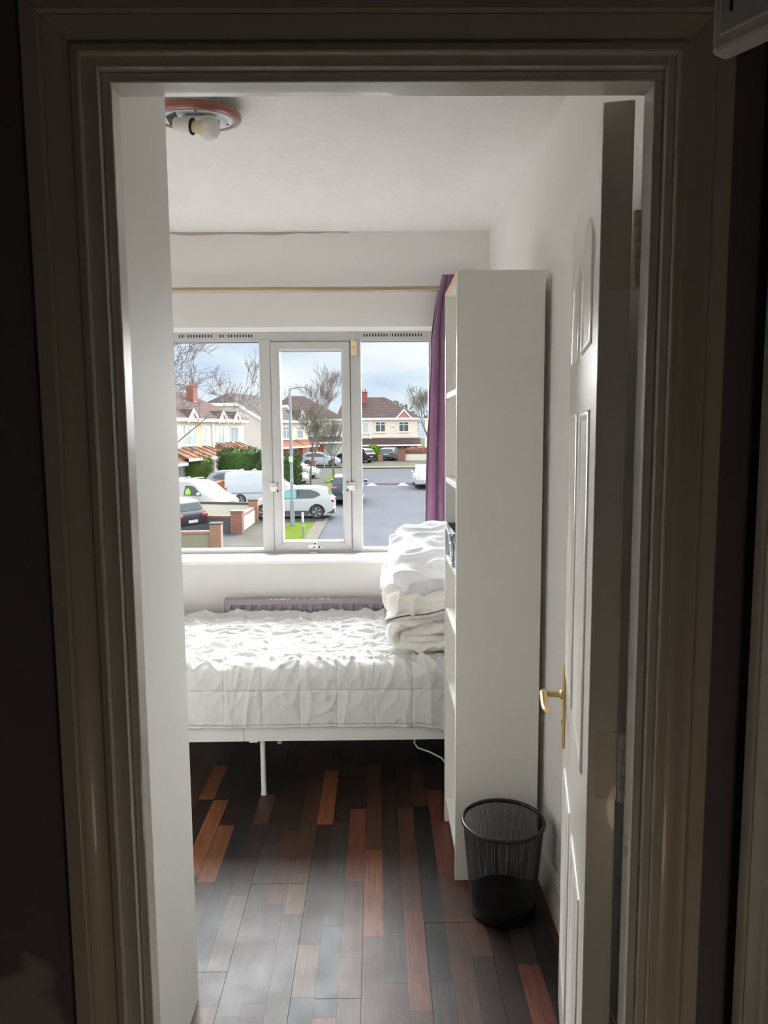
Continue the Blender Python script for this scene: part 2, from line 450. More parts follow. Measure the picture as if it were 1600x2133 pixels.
# ================================================================== DOORWAY
lin = sempty('trim_1', 'white painted door lining and stops')
boxes('lining', [(-.385, -.3575, 1.02, 1.108, 0, 2.026)], gloss_w, lin, .001)
boxes('lining', [(.386, .414, 1.02, 1.108, 0, 2.026)], gloss_w, lin, .001)
boxes('lining', [(-.3575, .386, 1.02, 1.108, 1.998, 2.026)], gloss_w, lin, .001)
boxes('door_stop', [(-.3575, -.3443, 1.033, 1.068, 0, 1.985)], gloss_w, lin, .0025)
boxes('door_stop', [(.373, .386, 1.033, 1.068, 0, 1.985)], gloss_w, lin, .0025)
boxes('door_stop', [(-.3575, .386, 1.033, 1.068, 1.985, 1.998)], gloss_w, lin, .0025)
PROF = [(0, 0), (0, .011), (.002, .0125), (.009, .0125), (.0105, .009), (.014, .0065), (.020, .0075), (.028, .0115), (.034, .0150), (.0385, .0165), (.0395, .0150), (.041, .0150), (.0425, .0185), (.044, .0195), (.0615, .0195), (.063, .018), (.063, 0)]
PROF = [(d*70/63, p) for d, p in PROF]
def architrave(name, xi0, xi1, zi, yface, m, sign=-1, top=True):
    """mitred moulding round an opening in a plane y = yface, projecting towards -y"""
    parts = []
    a = sempty(name, 'moulded white architrave round the doorway, hall side')
    def leg(xi, dirx, g):
        b = MB(); n = len(PROF)
        lo = [(xi + dirx*d, yface + sign*p, -.0) for d, p in PROF]
        hi = [(xi + dirx*d, yface + sign*p, zi + d - g) for d, p in PROF]
        b.add(lo + hi, [tuple(range(n)), tuple(reversed(range(n, 2*n)))] + [(i, (i+1) % n, (i+1) % n + n, i+n) for i in range(n)])
        return auto(b.build('architrave_leg', m, a), 22)
    leg(xi0, -1, .0008); leg(xi1, 1, .0008)
    b = MB(); n = len(PROF)
    lo = [(xi0 - d + .0, yface + sign*p, zi + d) for d, p in PROF]; hi = [(xi1 + d, yface + sign*p, zi + d) for d, p in PROF]
    b.add(lo + hi, [tuple(range(n)), tuple(reversed(range(n, 2*n)))] + [(i, (i+1) % n, (i+1) % n + n, i+n) for i in range(n)])
    auto(b.build('architrave_head', m, a), 22)
    return a
architrave('trim_2', -.3765, .3965, 2.010, 1.02, hall_frame_m)
# neighbouring door's architrave on the hall's side wall
b = MB()
for z0, z1 in ((0, 2.06),):
    n = len(PROF)
    lo = [(.53 - p, .915 + d, z0) for d, p in PROF]; hi = [(.53 - p, .915 + d, z1) for d, p in PROF]
    b.add(lo + hi, [tuple(range(n)), tuple(reversed(range(n, 2*n)))] + [(i, (i+1) % n, (i+1) % n + n, i+n) for i in range(n)])
struct(auto(b.build('trim_3', hall_frame_m), 22), 'architrave of the neighbouring doorway')

# ---- the open door
door = bpy.data.objects.new('door_1', None); C.objects.link(door); struct(door, 'white moulded panel door standing open into the room')
door.location = (.331, 1.118, 0); door.rotation_euler = (0, 0, math.radians(78.4))
DW = .733
lf = boxes('door_leaf', [(0, DW, -.044, 0, .006, 1.994)], gloss_w, door, .0015)
def moulding(outline, m):
    """thin raised ogee that follows an outline on the leaf's face, plus a slightly sunk field"""
    b = MB(); n = len(outline); pr = [(0, -.0005), (.003, .0030), (.008, .0045), (.013, .0018), (.018, -.0005)]
    cx = sum(p[0] for p in outline)/n; cz = sum(p[1] for p in outline)/n
    nor = []
    for i in range(n):
        p0 = Vector(outline[i-1]); p1 = Vector(outline[i]); p2 = Vector(outline[(i+1) % n])
        a = (p1-p0).normalized(); c2 = (p2-p1).normalized()
        n1 = Vector((-a.y, a.x)); n2 = Vector((-c2.y, c2.x)); q = (n1+n2)
        q = q / max(.3, (q.length_squared/2)); nor.append(q)
    vs = []
    for (d, h) in pr:
        for i in range(n):
            p = Vector(outline[i]) + nor[i]*d; vs.append((p.x, h, p.y))
    fs = []
    for k in range(len(pr)-1):
        for i in range(n):
            j = (i+1) % n; fs.append((k*n+i, k*n+j, (k+1)*n+j, (k+1)*n+i))
    fs.append(tuple((len(pr)-1)*n + i for i in range(n)))
    b.add(vs, fs)
    o = b.build('panel', m, door); return auto(o, 50)
def rect(x0, x1, z0, z1, arch=0):
    if not arch: return [(x0, z0), (x1, z0), (x1, z1), (x0, z1)]
    pts = [(x0, z0), (x1, z0), (x1, z1)]
    for i in range(1, 9):
        t = i/9; x = x1 + (x0-x1)*t
        pts.append((x, z1 + arch*(math.sin(PI*t)**1.0 if arch > 0 else 0)))
    return pts + [(x0, z1)]
for (a0, a1) in ((.105, .325), (.408, .628)):
    moulding(rect(a0, a1, .20, .70), gloss_w)
    moulding(rect(a0, a1, .93, 1.56), gloss_w)
    moulding(rect(a0, a1, 1.665, 1.84, .05), gloss_w)
# brass lever handle on its long plate
hp = bpy.data.objects.new('handle', None); C.objects.link(hp); hp.parent = door; hp.location = (.672, 0, .842); hp['label'] = 'brass lever handle'
b = MB(); b.prism([(-.020, -.105), (.020, -.105), (.020, .098), (.014, .108), (-.014, .108), (-.020, .098)], 'y', .0, .007)
b.build('backplate', brass, hp, bevel=.0015)
b = MB(); b.tube([(0, .006, .028), (0, .050, .028)], [.008, .0075], 14); b.lathe([(.012, 0), (.012, .004), (.009, .008)], 18, Matrix.Rotation(-PI/2, 3, 'X'), (0, .006, .028))
auto(b.build('spindle', brass, hp))
b = MB(); b.tube([(.010, .052, .030), (0, .054, .029), (-.03, .053, .024), (-.07, .052, .022), (-.105, .050, .027), (-.112, .048, .026)], [.007, .0095, .009, .0085, .008, .005], 12)
auto(b.build('lever', brass, hp))
b = MB(); b.lathe([(.006, 0), (.006, .002)], 12, Matrix.Rotation(-PI/2, 3, 'X'), (0, .006, -.045)); b.build('keyhole', black_m, hp)
for zc in (1.785, 1.0, .22):
    b = MB(); 
    for k in range(5):
        z0 = zc - .055 + k*.022
        b.lathe([(.0062, 0), (.0066, .0008), (.0066, .0204), (.0062, .0212)], 12, None, (-.004, -.052, z0))
    b.box(-.0006, 0.0, -.044, -.012, zc-.055, zc+.055)
    auto(b.build('hinge', hall_frame_m, door))

# ---- white box high on the hall wall
ab = thing('alarm_box', 'white plastic box with rounded edges mounted high beside the doorway', 'box', (.394, .913, 1.955), math.radians(-58))
boxes('casing', [(0, .26, 0, .030, .004, .30)], plastic, ab, .006)
boxes('front_cover', [(.012, .25, -.004, 0, .020, .30)], plastic, ab, .003)
bb = MB(); bb.box(.026, .029, -.0050, -.0035, .04, .30); bb.build('cover_seam', black_m, ab)

# ================================================================== WINDOW
win = sempty('window_1', 'white plastic framed window, three lights, middle one a casement')
FY0, FY1 = 3.860, 3.925
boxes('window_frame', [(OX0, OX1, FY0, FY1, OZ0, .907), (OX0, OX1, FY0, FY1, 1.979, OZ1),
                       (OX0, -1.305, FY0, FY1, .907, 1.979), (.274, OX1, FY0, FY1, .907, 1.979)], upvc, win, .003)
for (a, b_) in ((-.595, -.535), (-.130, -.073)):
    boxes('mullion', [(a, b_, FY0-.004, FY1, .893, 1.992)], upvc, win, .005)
def sash():
    b = MB(); x0, x1, z0, z1 = -.534, -.131, .904, 1.976; t = .044; y0, y1 = FY0-.012, FY1-.005
    o = [(x0, z0), (x1, z0), (x1, z1), (x0, z1)]; i = [(x0+t, z0+t), (x1-t, z0+t), (x1-t, z1-t), (x0+t, z1-t)]
    m_ = [(x0+t-.010, z0+t-.010), (x1-t+.010, z0+t-.010), (x1-t+.010, z1-t+.010), (x0+t-.010, z1-t+.010)]
    for k in range(4):
        j = (k+1) % 4; g = .0006
        vs = []
        for (q, y) in ((o, y1), (o, y0+.004), (o, y0), (m_, y0), (i, y0+.010), (i, y1)):
            vs.append((q[k][0], y, q[k][1])); vs.append((q[j][0], y, q[j][1]))
        fs = [(0,2,3,1), (2,4,5,3), (4,6,7,5), (6,8,9,7), (8,10,11,9), (10,0,1,11)]
        d = Vector((o[j][0]-o[k][0], 0, o[j][1]-o[k][1])).normalized()
        vs2 = [Vector(v) + (d*g if n_ % 2 == 0 else -d*g) for n_, v in enumerate(vs)]
        b.add(vs2, fs + [(0,10,8,6,4,2), (1,3,5,7,9,11)])
    return b.build('casement', upvc, win)
ca = sash()
b = MB()
for (x0, x1, z0, z1) in ((-.535, -.533, .904, 1.976), (-.132, -.130, .904, 1.976), (-.535, -.130, .9020, .9045), (-.535, -.130, 1.9755, 1.979)):
    b.box(x0, x1, FY0-.0055, FY0+.004, z0, z1)
for (x0, x1, z0, z1) in ((-.4915, -.1735, .9475, .9495), (-.4915, -.4895, .9475, 1.9325), (-.1755, -.1735, .9475, 1.9325), (-.4915, -.1735, 1.931, 1.933),
                         (-1.305, -.595, .9065, .909), (-.073, .274, .9065, .909), (-1.305, -.595, 1.9765, 1.9795), (-.073, .274, 1.9765, 1.9795)):
    b.box(x0, x1, FY0+.012, FY0+.022, z0, z1)
b.build('gasket', bead_m, win)
for (x0, x1, z0, z1) in ((-1.305, -.595, .907, 1.979), (-.4905, -.1745, .948, 1.932), (-.073, .274, .907, 1.979)):
    boxes('pane', [(x0, x1, 3.893, 3.896, z0, z1)], glass, win)
# trickle vents: rows of dark slots
for (x0, n) in ((-1.000, 12), (-.794, 12), (-.060, 12), (.115, 9)):
    b = MB()
    for k in range(n):
        if (x0 < -.7 and k == 2) or (x0 == -.060 and k == 9): b.box(x0+.004+k*.0146, x0+.008+k*.0146, FY0-.001, FY0+.004, 2.007, 2.012)
        else: b.box(x0+k*.0146+.001, x0+k*.0146+.0075, FY0-.001, FY0+.004, 2.002, 2.016)
    v = b.build('vent_slots', black_m, win)
# stays and handles
def bracket(x, z, s, vert=True):
    h = bpy.data.objects.new('catch', None); C.objects.link(h); h.parent = win; h.location = (x, FY0-.012, z)
    if vert:
        boxes('plate', [(-.030*s if s > 0 else 0, 0 if s > 0 else .030, -.006, .008, -.022, .020)], plastic, h, .002)
        b = MB(); b.tube([(-.022*s, -.006, 0), (0, -.014, .002), (.012*s, -.010, -.004)], [.006, .007, .005], 8); auto(b.build('latch', plastic, h))
        b = MB()
        for q in (.022, -.004, -.022): b.lathe([(.0052 if q < -.01 else .004, 0), (.004, .003)], 10, Matrix.Rotation(PI/2, 3, 'X'), (.010*s, -.0005, q))
        b.build('screw', black_m, h)
    else:
        b = MB(); b.prism([(-.040, 0), (-.034, -.009), (-.010, -.011), (.0, -.016), (.010, -.010), (.034, -.008), (.036, .004), (.008, .010), (.006, .024), (-.006, .024), (-.010, .010), (-.034, .008)], 'y', -.008, 0)
        b.build('plate', plastic, h, bevel=.002)
        boxes('keep', [(-.030, .012, -.006, .006, -.038, -.028)], plastic, h, .002)
        b = MB(); b.lathe([(.0055, 0), (.004, .003)], 10, Matrix.Rotation(PI/2, 3, 'X'), (0, -.008, .016)); b.lathe([(.0055, 0), (.004, .003)], 10, Matrix.Rotation(PI/2, 3, 'X'), (.022, -.008, -.002)); b.lathe([(.004, 0), (.004, .003)], 10, Matrix.Rotation(PI/2, 3, 'X'), (-.004, -.008, -.004))
        b.build('screw', black_m, h)
bracket(-.522, 1.236, 1); bracket(-.140, 1.238, -1); bracket(-.324, .922, 1, False)
for s_, xx in ((1, -.517), (-1, -.148)):
    b = MB(); b.box(xx-.0015, xx+.0015, FY0-.0145, FY0-.011, 1.13, 1.205); b.build('stay_arm', plastic, win)
# sill board
struct(boxes('trim_4', [(OX0-.05, OX1+.03, 3.622, FY0, .869, .887)], sill_m, None, .004), 'white gloss window board')
# tag hanging by a cord from the head of the frame
tg = thing('hanging_tag', 'small cream tag hanging by a cord from the window head', 'tag', (-.108, 3.845, 1.905))
boxes('tag_body', [(-.016, .014, -.005, .005, 0, .072)], tag_m, tg, .002)
b = MB(); b.tube([(-.002, -.0, .072), (-.004, .0, .10), (-.002, .005, .118)], .0022, 6); b.build('cord', plastic, tg)
b = MB(); b.lathe([(.003, 0), (.003, .001)], 10, Matrix.Rotation(PI/2, 3, 'X'), (0, -.005, .042)); b.build('hole', black_m, tg)

# curtain rod and curtain
rd = thing('curtain_rod', 'satin brass curtain rod above the window', 'curtain rod', (0, 3.585, 2.187))
b = MB(); b.tube([(-1.55, 0, 0), (.52, 0, 0)], .0125, 16); auto(b.build('rod', rod_m, rd))
for x in (-1.5, .49):
    b = MB(); b.tube([(x, 0, 0), (x, .091, 0)], .008, 10); b.lathe([(.02, 0), (.02, .006)], 16, Matrix.Rotation(-PI/2, 3, 'X'), (x, .084, 0)); auto(b.build('bracket', rod_m, rd))
    b = MB(); b.lathe([(.0, -.03), (.018, -.02), (.024, 0), (.018, .02), (0, .03)], 16, Matrix.Rotation(PI/2, 3, 'Y'), (x + (.05 if x > 0 else -.05), 0, 0)); auto(b.build('finial', rod_m, rd))
def curtain():
    nz_, nx = 150, 240
    z = np.linspace(2.252, .70, nz_)[:, None]; t = np.linspace(0, 1, nx)[None, :]
    zl = np.array([.70, 1.05, 1.45, 1.70, 1.97, 2.06, 2.147, 2.187, 2.252]); xl = np.array([.226, .231, .241, .250, .262, .272, .287, .300, .318])
    left = np.interp(z[:, 0], zl, xl)[:, None]; right = np.interp(z[:, 0], [.7, 2.252], [.47, .41])[:, None]
    spread = np.interp(z[:, 0], [.7, 1.9, 2.2, 2.26], [1, .9, .7, .7])[:, None]
    X = left + (right-left)*t
    ph = t*2*PI*4.5 + .4*pn(z*1.2, t*3, 5)
    amp = .028*(.7+.3*spread)
    Y = 3.585 + amp*np.sin(ph) + .006*pn(z*5+t*3, t*14, 2)
    X = X + .008*np.cos(ph)*(1 + .6*pn(z*2, t*5, 8)) + .0035*pn(z*9, t*10, 9)
    Y = np.clip(Y, 3.545, 3.618)
    Z = z + 0*t + .004*np.sin(ph)*(z > 2.2)
    return grid('curtain', X, Y, Z, curt_m, None, .002)
cu = curtain(); tag(cu, 'purple curtain hanging in folds beside the white bookcase', 'curtain')
# loose corner of the heading that leans out at the rod
# ================================================================== RADIATOR
ra = thing('radiator', 'lilac painted panel radiator with chipped top edge under the window', 'radiator', (-.757, 3.60, .12))
def rad():
    b = MB(); Lr, Hr = 1.15, .579
    nfl = int(Lr/.0515); y0 = 0; xs = []
    pts = [(0, 0), (.022, 0)]
    x = .024
    while x < Lr-.05:
        pts += [(x+.006, 0), (x+.012, .010), (x+.028, .010), (x+.034, 0)]; x += .0505
    pts += [(Lr, 0)]
    zt, zb = Hr-.030, .03
    n = len(pts)
    vs = [(p[0], p[1], zt) for p in pts] + [(p[0], p[1], zb) for p in pts]
    b.add(vs, [(i, i+1, n+i+1, n+i) for i in range(n-1)])
    # flats above and below, with a scalloped shoulder at each flute
    b.box(0, Lr, 0, .022, zt, Hr); b.box(0, Lr, 0, .022, 0, zb)
    b.add([(0, .020, zt), (Lr, .020, zt), (Lr, .020, zb), (0, .020, zb)], [(0, 1, 2, 3)])
    b.box(-.002, 0.004, .0, .05, 0, Hr); b.box(Lr-.004, Lr+.002, .0, .05, 0, Hr)
    return b
o = rad().build('panel', rad_m, ra, bevel=.002)
b = MB()
for k in range(22):
    b.lathe([(.010, 0), (.008, .004), (0, .006)], 10, Matrix.Rotation(PI/2, 3, 'X'), (.043 + k*.0505, .009, .549-.008))
rs2 = random.Random(4)
b2 = MB()
for k in range(60):
    x = rs2.choice([rs2.uniform(.20, .52), rs2.uniform(.20, .52), rs2.uniform(.2, .52), .78+rs2.uniform(0, .01), .89+rs2.uniform(0, .01)]); l = rs2.uniform(.003, .012)
    b2.box(x, x+l, -.0012, .003, .579-rs2.uniform(.001, .003), .5800)
b2.build('paint_chips', chip_m, ra)['kind'] = 'stuff'
boxes('grille', [(0, 1.15, .022, .052, .560, .577)], rad_m, ra)

# ================================================================== BUILT-IN WARDROBE (its flat side faces the doorway)
wd = thing('wardrobe', 'tall white built-in wardrobe reaching the ceiling beside the doorway, plain side panel', 'wardrobe', (-.494, 1.110, 0))
boxes('side_panel', [(-.018, 0, 0, .749, 0, 2.473)], ward_m, wd, .0012)
boxes('carcass', [(-1.20, -.019, .001, .728, .001, 2.472)], lamin_w, wd)
for k in range(3):
    d = boxes('door', [(-.42-k*.392, -.022-k*.392+.0, .730, .748, .08, 2.44)], lamin_w, wd, .0015)
    b = MB(); b.tube([(-.05-k*.392 - (.34 if k == 1 else 0), .775, 1.0), (-.05-k*.392 - (.34 if k == 1 else 0), .775, 1.12)], .005, 8); b.tube([(-.05-k*.392 - (.34 if k == 1 else 0), .748, 1.01), (-.05-k*.392 - (.34 if k == 1 else 0), .775, 1.01)], .004, 8); b.tube([(-.05-k*.392 - (.34 if k == 1 else 0), .748, 1.11), (-.05-k*.392 - (.34 if k == 1 else 0), .775, 1.11)], .004, 8)
    auto(b.build('handle', rod_m, d))

# ================================================================== BOOKCASE  .40 wide, .28 deep, 2.02 high, open front to -x
bc = thing('bookcase', 'tall narrow white open bookcase standing against the wall', 'bookcase', (.258, 2.367, 0))
boxes('side_panel', [(.0, .276, 0, .018, 0, 2.02)], lamin_w, bc, .0008)
boxes('side_panel', [(.0, .276, .382, .40, 0, 2.02)], lamin_w, bc, .0008)
b = boxes('back_panel', [(.272, .277, .018, .382, .0, 2.02)], lamin_w, bc)
boxes('top_panel', [(.0, .272, .018, .382, 2.002, 2.02)], lamin_w, bc)
bt = MB(); bt.box(-.0006, .0004, .018, .382, 2.002, 2.02); bt.build('raw_edge', board_m, bc)
for z in (.098, .600, .860, 1.062, 1.352, 1.658):
    s_ = boxes('shelf', [(.002, .270, .0185, .3815, z-.018, z)], lamin_edge, bc, .0008)
boxes('plinth', [(.022, .036, .0185, .3815, .0, .080)], lamin_w, bc)
bt = MB(); bt.box(-.0008, .0, 0, .018, 0, 2.02); bt.box(-.0008, 0, .382, .40, 0, 2.02); bt.build('edge_banding', lamin_edge, bc)
# things on the shelf
gb = thing('storage_tub', 'dark grey plastic storage tub on a bookcase shelf', 'storage box', (.274, 2.47, 1.0625))
b = MB()
hw, hd, H0 = .095, .10, .12
def ring(z, g): return [(-hw+g, -.03+g, z), (hw-g, -.03+g, z), (hw-g, .26-g, z), (-hw+g, .26-g, z)]
vs = ring(0, .012) + ring(H0, 0) + ring(H0, .004) + ring(.004, .015)
fs = [(3,2,1,0)] + [(i, (i+1) % 4, (i+1) % 4 + 4, i+4) for i in range(4)] + [(4+i, 4+(i+1) % 4, 8+(i+1) % 4, 8+i) for i in range(4)] + [(8+i, 8+(i+1) % 4, 12+(i+1) % 4, 12+i) for i in range(4)] + [(12, 13, 14, 15)]
b.add([(v[0]+.08, v[1], v[2]) for v in vs], fs); b.build('tub', greybox, gb, bevel=.003)
boxes('rim', [(-.022, -.016, -.03, .26, H0-.012, H0), (.174, .180, -.03, .26, H0-.012, H0), (-.022, .18, -.036, -.03, H0-.012, H0), (-.022, .18, .26, .266, H0-.012, H0)], greybox, gb, .001)
ft = MB()
pts = [(-.055, .17, .128), (-.050, .12, .122), (-.046, .06, .10), (-.044, .02, .06), (-.045, -.01, .028), (-.044, -.03, .0)]
rs3 = random.Random(5)
nn = 34; ring_pts = []
PX = []
for i in range(nn):
    t = i/(nn-1)*(len(pts)-1); k = min(int(t), len(pts)-2); f_ = t-k
    p = Vector(pts[k]).lerp(Vector(pts[k+1]), f_); PX.append(p)
ft.tube(PX, [.004 + .0035*abs(math.sin(i*1.3)) + .0015*rs3.random() for i in range(nn)], 7)
auto(ft.build('wrapping', foil, None), 20)
fo = bpy.data.objects['wrapping']; fo.location = (.300, 2.47, 1.0665); tag(fo, 'twisted shiny clear wrapping hanging over the bookcase shelf edge', 'wrapping')
fo.name = 'plastic_wrap'

# ================================================================== BED
bed = thing('bed', 'white metal framed single bed under the window', 'bed', (-.45, 3.25, 0))
bxo, byo = -.45, 3.25
def BL(x0, x1, y0, y1, z0, z1): return (x0-bxo, x1-bxo, y0-byo, y1-byo, z0, z1)
boxes('side_rail', [BL(-.5560, .535, 2.945, 2.970, .250, .313)], metal_w, bed, .002)
boxes('side_rail', [BL(-1.48, -.5575, 2.945, 2.970, .250, .313)], metal_w, bed, .002)
boxes('side_rail', [BL(-1.48, .535, 3.565, 3.590, .250, .313)], metal_w, bed, .002)
boxes('end_rail', [BL(-1.48, -1.455, 2.970, 3.565, .250, .313)], metal_w, bed, .002)
boxes('end_rail', [BL(.510, .535, 2.970, 3.565, .250, .313)], metal_w, bed, .002)
boxes('joint_tab', [BL(-.535, -.500, 2.947, 2.972, .244, .250)], metal_w, bed, .001)
for k in range(12):
    boxes('slat', [BL(-1.42+k*.165, -1.36+k*.165, 2.970, 3.565, .285, .297)], metal_w, bed)
for (x, y) in ((-.486, 2.985), (-.486, 3.50), (-1.44, 2.985), (-1.44, 3.55), (.49, 2.985), (.49, 3.55)):
    b = MB(); b.tube([(x-bxo, y-byo, .262), (x-bxo, y-byo, .004)], .0108, 14); b.lathe([(.0125, 0), (.0125, .006)], 14, None, (x-bxo, y-byo, 0)); auto(b.build('leg', metal_w, bed))
def slabgrid(name, x0, x1, y0, y1, z0, z1, m):
    return boxes(name, [(x0, x1, y0, y1, z0, z1)], m, None, .03)
mt = slabgrid('mattress', -1.45, .505, 2.965, 3.570, .3145, .525, cream)
tag(mt, 'mattress mostly hidden under the white quilted cover', 'mattress')
def cover():
    nx, ns = 620, 330
    xs = np.linspace(-1.47, .52, nx)[:, None]
    # arc: back edge -> front edge -> drop
    top_len = .62; r_ = .045; drop = .205
    total = top_len + r_*PI/2 + drop
    s = np.linspace(0, total, ns)[None, :]
    Yf = 2.925; yb = Yf + r_ + top_len
    Y = np.where(s < top_len, yb - s, 0.0); Zt = .568; 
    a = np.clip((s-top_len)/r_, 0, PI/2)
    Y = np.where(s < top_len, yb - s, Yf + r_ - r_*np.sin(a))
    Z = np.where(s < top_len, .568 + .055*((Y-2.97)/.62)**1.0, .568 - r_*(1-np.cos(a)) - np.clip(s-top_len-r_*PI/2, 0, None))
    ny = np.where(s < top_len, -.09, -np.sin(a)); nz2 = np.where(s < top_len, 1.0, np.cos(a))
    X = xs + 0*s; Y = Y + 0*xs; Z = Z + 0*xs; S_ = s + 0*xs
    front = np.clip((s-top_len+.07)/.12, 0, 1) + 0*xs
    # quilting seams
    q = .1535
    sx = np.abs(((X + .474)/q + .5) % 1 - .5)*q; seam_s = [.03, .155, .245, .385, .52, .588 + .14]
    sy = np.min(np.stack([np.abs(S_ - v) for v in (.06, .20, .335, .455, .565, top_len+r_*PI/2+.045, total-.012)]), 0)
    groove = -.0024*np.exp(-((sx+.004*pn(X*9,S_*14,31))/.0035)**2) - .0024*np.exp(-(sy/.0035)**2)
    puff = .005*np.minimum(np.clip(sx/.06, 0, 1), np.clip(sy/.05, 0, 1))
    wx = X + .05*pn(X*4, S_*5, 1); ws = S_ + .04*pn(X*5, S_*6, 2)
    top_w = .0100*pn(wx*3.2, ws*8, 33) + .0110*np.clip(ridged(wx*6, ws*15, 3), -.2, 1)**3 + .0095*np.clip(ridged(wx*8+ws*11, ws*13-wx*4, 4), 0, 1)**4 \
        + .0085*np.clip(ridged(wx*6-ws*9, ws*12+wx*4, 5), 0, 1)**5 + .0018*pn(X*26, S_*40, 6) + .0005*pn(X*90, S_*120, 10)
    fr_w = .0045*pn(X*6, S_*7, 34) + .0050*np.clip(ridged(wx*14, S_*4, 7), 0, 1)**3 + .0032*np.clip(ridged(wx*12+S_*7, S_*9-wx*4, 8), 0, 1)**3 + .0010*pn(X*70, S_*30, 9)
    edge = np.exp(-((S_-top_len+.01)/.05)**2)
    diag = .015*edge*np.clip(ridged(wx*13-S_*10+.6*pn(X*3, S_*4, 44), S_*4, 12), 0, 1)**4 + .010*edge*np.clip(ridged(wx*16+S_*9, S_*5, 14), 0, 1)**4
    d = groove + puff + top_w*(1-front) + fr_w*front + diag
    d = d + .010*pn(X*2.2, S_*3, 13)
    # tight along the quilting
    Y = Y + ny*d; Z = Z + nz2*d
    # right-hand end sags lower at the front
    k = np.clip((X-.16)/.30, 0, 1)*np.clip((S_-top_len-.15)/.12, 0, 1)
    Z = Z - .065*k**1.4; Y = Y - .010*k
    lowy = np.clip((S_-(total-.02))/.02, 0, 1)
    Y = Y + .006*lowy
    return grid('bed_cover', X, Y, Z, sheet, None, .006)
cv = cover(); tag(cv, 'wrinkled white quilted cover draped over the bed', 'bed cover')

# ---- pile of bedding at the end of the bed
def cushion(name, cx, cy, cz, wx, wy, wz, rot, m, label, cat, seed=0, sag=0, wr=.006, p=.42, q=.55):
    nu, nv = 200, 110
    U = np.linspace(0, 2*PI, nu, endpoint=False)[:, None]; V = np.linspace(-PI/2+.0001, PI/2-.0001, nv)[None, :]
    def sg(a, e): return np.sign(a)*np.abs(a)**e
    cu_, su = np.cos(U), np.sin(U); cv_, sv = np.cos(V), np.sin(V)
    rad_ = sg(cv_, q)
    X = wx/2*sg(cu_, p)*rad_; Y = wy/2*sg(su, p)*rad_; Z = wz/2*sg(sv, .75) + 0*U
    # seams pinch towards the rim
    ed = np.maximum(np.abs(X)/(wx/2), np.abs(Y)/(wy/2)); Z = Z*(1 - .25*ed**6)
    cor = (np.abs(X)/(wx/2))**3*(np.abs(Y)/(wy/2))**3
    X = X*(1+.05*cor); Y = Y*(1+.05*cor)
    d = wr*(np.clip(ridged(X*9+Y*5, Y*13+Z*8, seed), 0, 1)**3*1.5 + .8*pn(X*10, Y*12+Z*14, seed+1) + .35*np.exp(-((ed-.93)/.12)**2)*pn(X*22+Y*15, Z*14+Y*7, seed+2))
    L_ = np.sqrt(X**2+Y**2+(Z*2)**2)+1e-6
    X = X + X/L_*d; Y = Y + Y/L_*d; Z = Z + np.sign(Z)*d
    Z = Z - sag*(X/(wx/2))**2
    R_ = np.array(rot.to_3x3()); P = np.stack([X, Y, Z], -1) @ R_.T
    o = grid(name, P[..., 0]+cx, P[..., 1]+cy, P[..., 2]+cz, m, None, 0, True, True)
    tag(o, label, cat); return o
E_ = lambda a, b_, c: Matrix.Rotation(math.radians(c), 3, 'Z') @ Matrix.Rotation(math.radians(b_), 3, 'Y') @ Matrix.Rotation(math.radians(a), 3, 'X')
def folded(name, x0, x1, y0, y1, z0, z1, th, turns, m, label, cat, seed, skew=0, lift=0, parent=None):
    """a thick quilt folded over itself: a flattened spiral in x-z swept along y"""
    npth, ny = 420, 90
    path = []
    tt = np.linspace(0, turns, npth); irr = .016*pn(tt*3.1, 0*tt, seed+40); irr2 = .020*pn(tt*2.7, 0*tt+3, seed+41)
    w2, h2 = (x1-x0)/2, (z1-z0)/2; cx, cz = (x0+x1)/2, (z0+z1)/2
    k = tt*th
    a = PI*.5 - tt*2*PI*-1
    def sg(a_, e_): return np.sign(a_)*np.abs(a_)**e_
    A = a; ww = np.maximum(w2 - th/2 - k, .012); hh = np.maximum(h2 - th/2 - k, .004)
    env = np.minimum(1, tt*1.1); px = cx + ww*sg(np.cos(A), .62) + irr*env; pz = cz + hh*sg(np.sin(A), .62) + irr2*env*.8
    dx = np.gradient(px); dz = np.gradient(pz); L_ = np.hypot(dx, dz)+1e-9; nx_, nz_ = dz/L_, -dx/L_
    t = np.linspace(0, 1, ny)[None, :]
    taper = np.minimum(1, np.minimum(t, 1-t)/.07)**.5*.86+.10
    S_ = np.cumsum(L_)[:, None]
    y = y0 + (y1-y0)*t
    yr = y - (.055*(pn(S_*7, 0*t, seed)+.2*pn(S_*25, 0*t, seed+1)) + (px[:, None]-x0)*skew)*(1-t)
    out = []
    for sgn in (1, -1):
        wr = .012*pn(S_*7, t*5, seed+3) + .009*np.clip(ridged(S_*11+t*2, t*6, seed+4), 0, 1)**3 + .007*np.clip(ridged(t*9, S_*6, seed+6), 0, 1)**4
        wr = wr*(1 if sgn > 0 else .4)*(1 + .8*np.clip(1-t/.35, 0, 1))
        off = sgn*(th/2*.93*taper) + wr
        out.append((px[:, None] + nx_[:, None]*off, yr, pz[:, None] + nz_[:, None]*off + lift*(px[:, None]-x0)*(1-t)))
    X = np.concatenate([out[0][0], out[1][0][:, ::-1]], 1); Y = np.concatenate([out[0][1], out[1][1][:, ::-1]], 1); Z = np.concatenate([out[0][2], out[1][2][:, ::-1]], 1)
    X = np.concatenate([X, X[:, :1]], 1); Y = np.concatenate([Y, Y[:, :1]], 1); Z = np.concatenate([Z, Z[:, :1]], 1)
    o = grid(name, X, Y, Z, m, None, 0)
    tag(o, label, cat); return o
folded('folded_duvet', .040, .545, 2.985, 3.52, .590, .765, .046, 1.8, cream, 'thick white duvet folded over itself at the bottom of the bedding pile', 'duvet', 21)
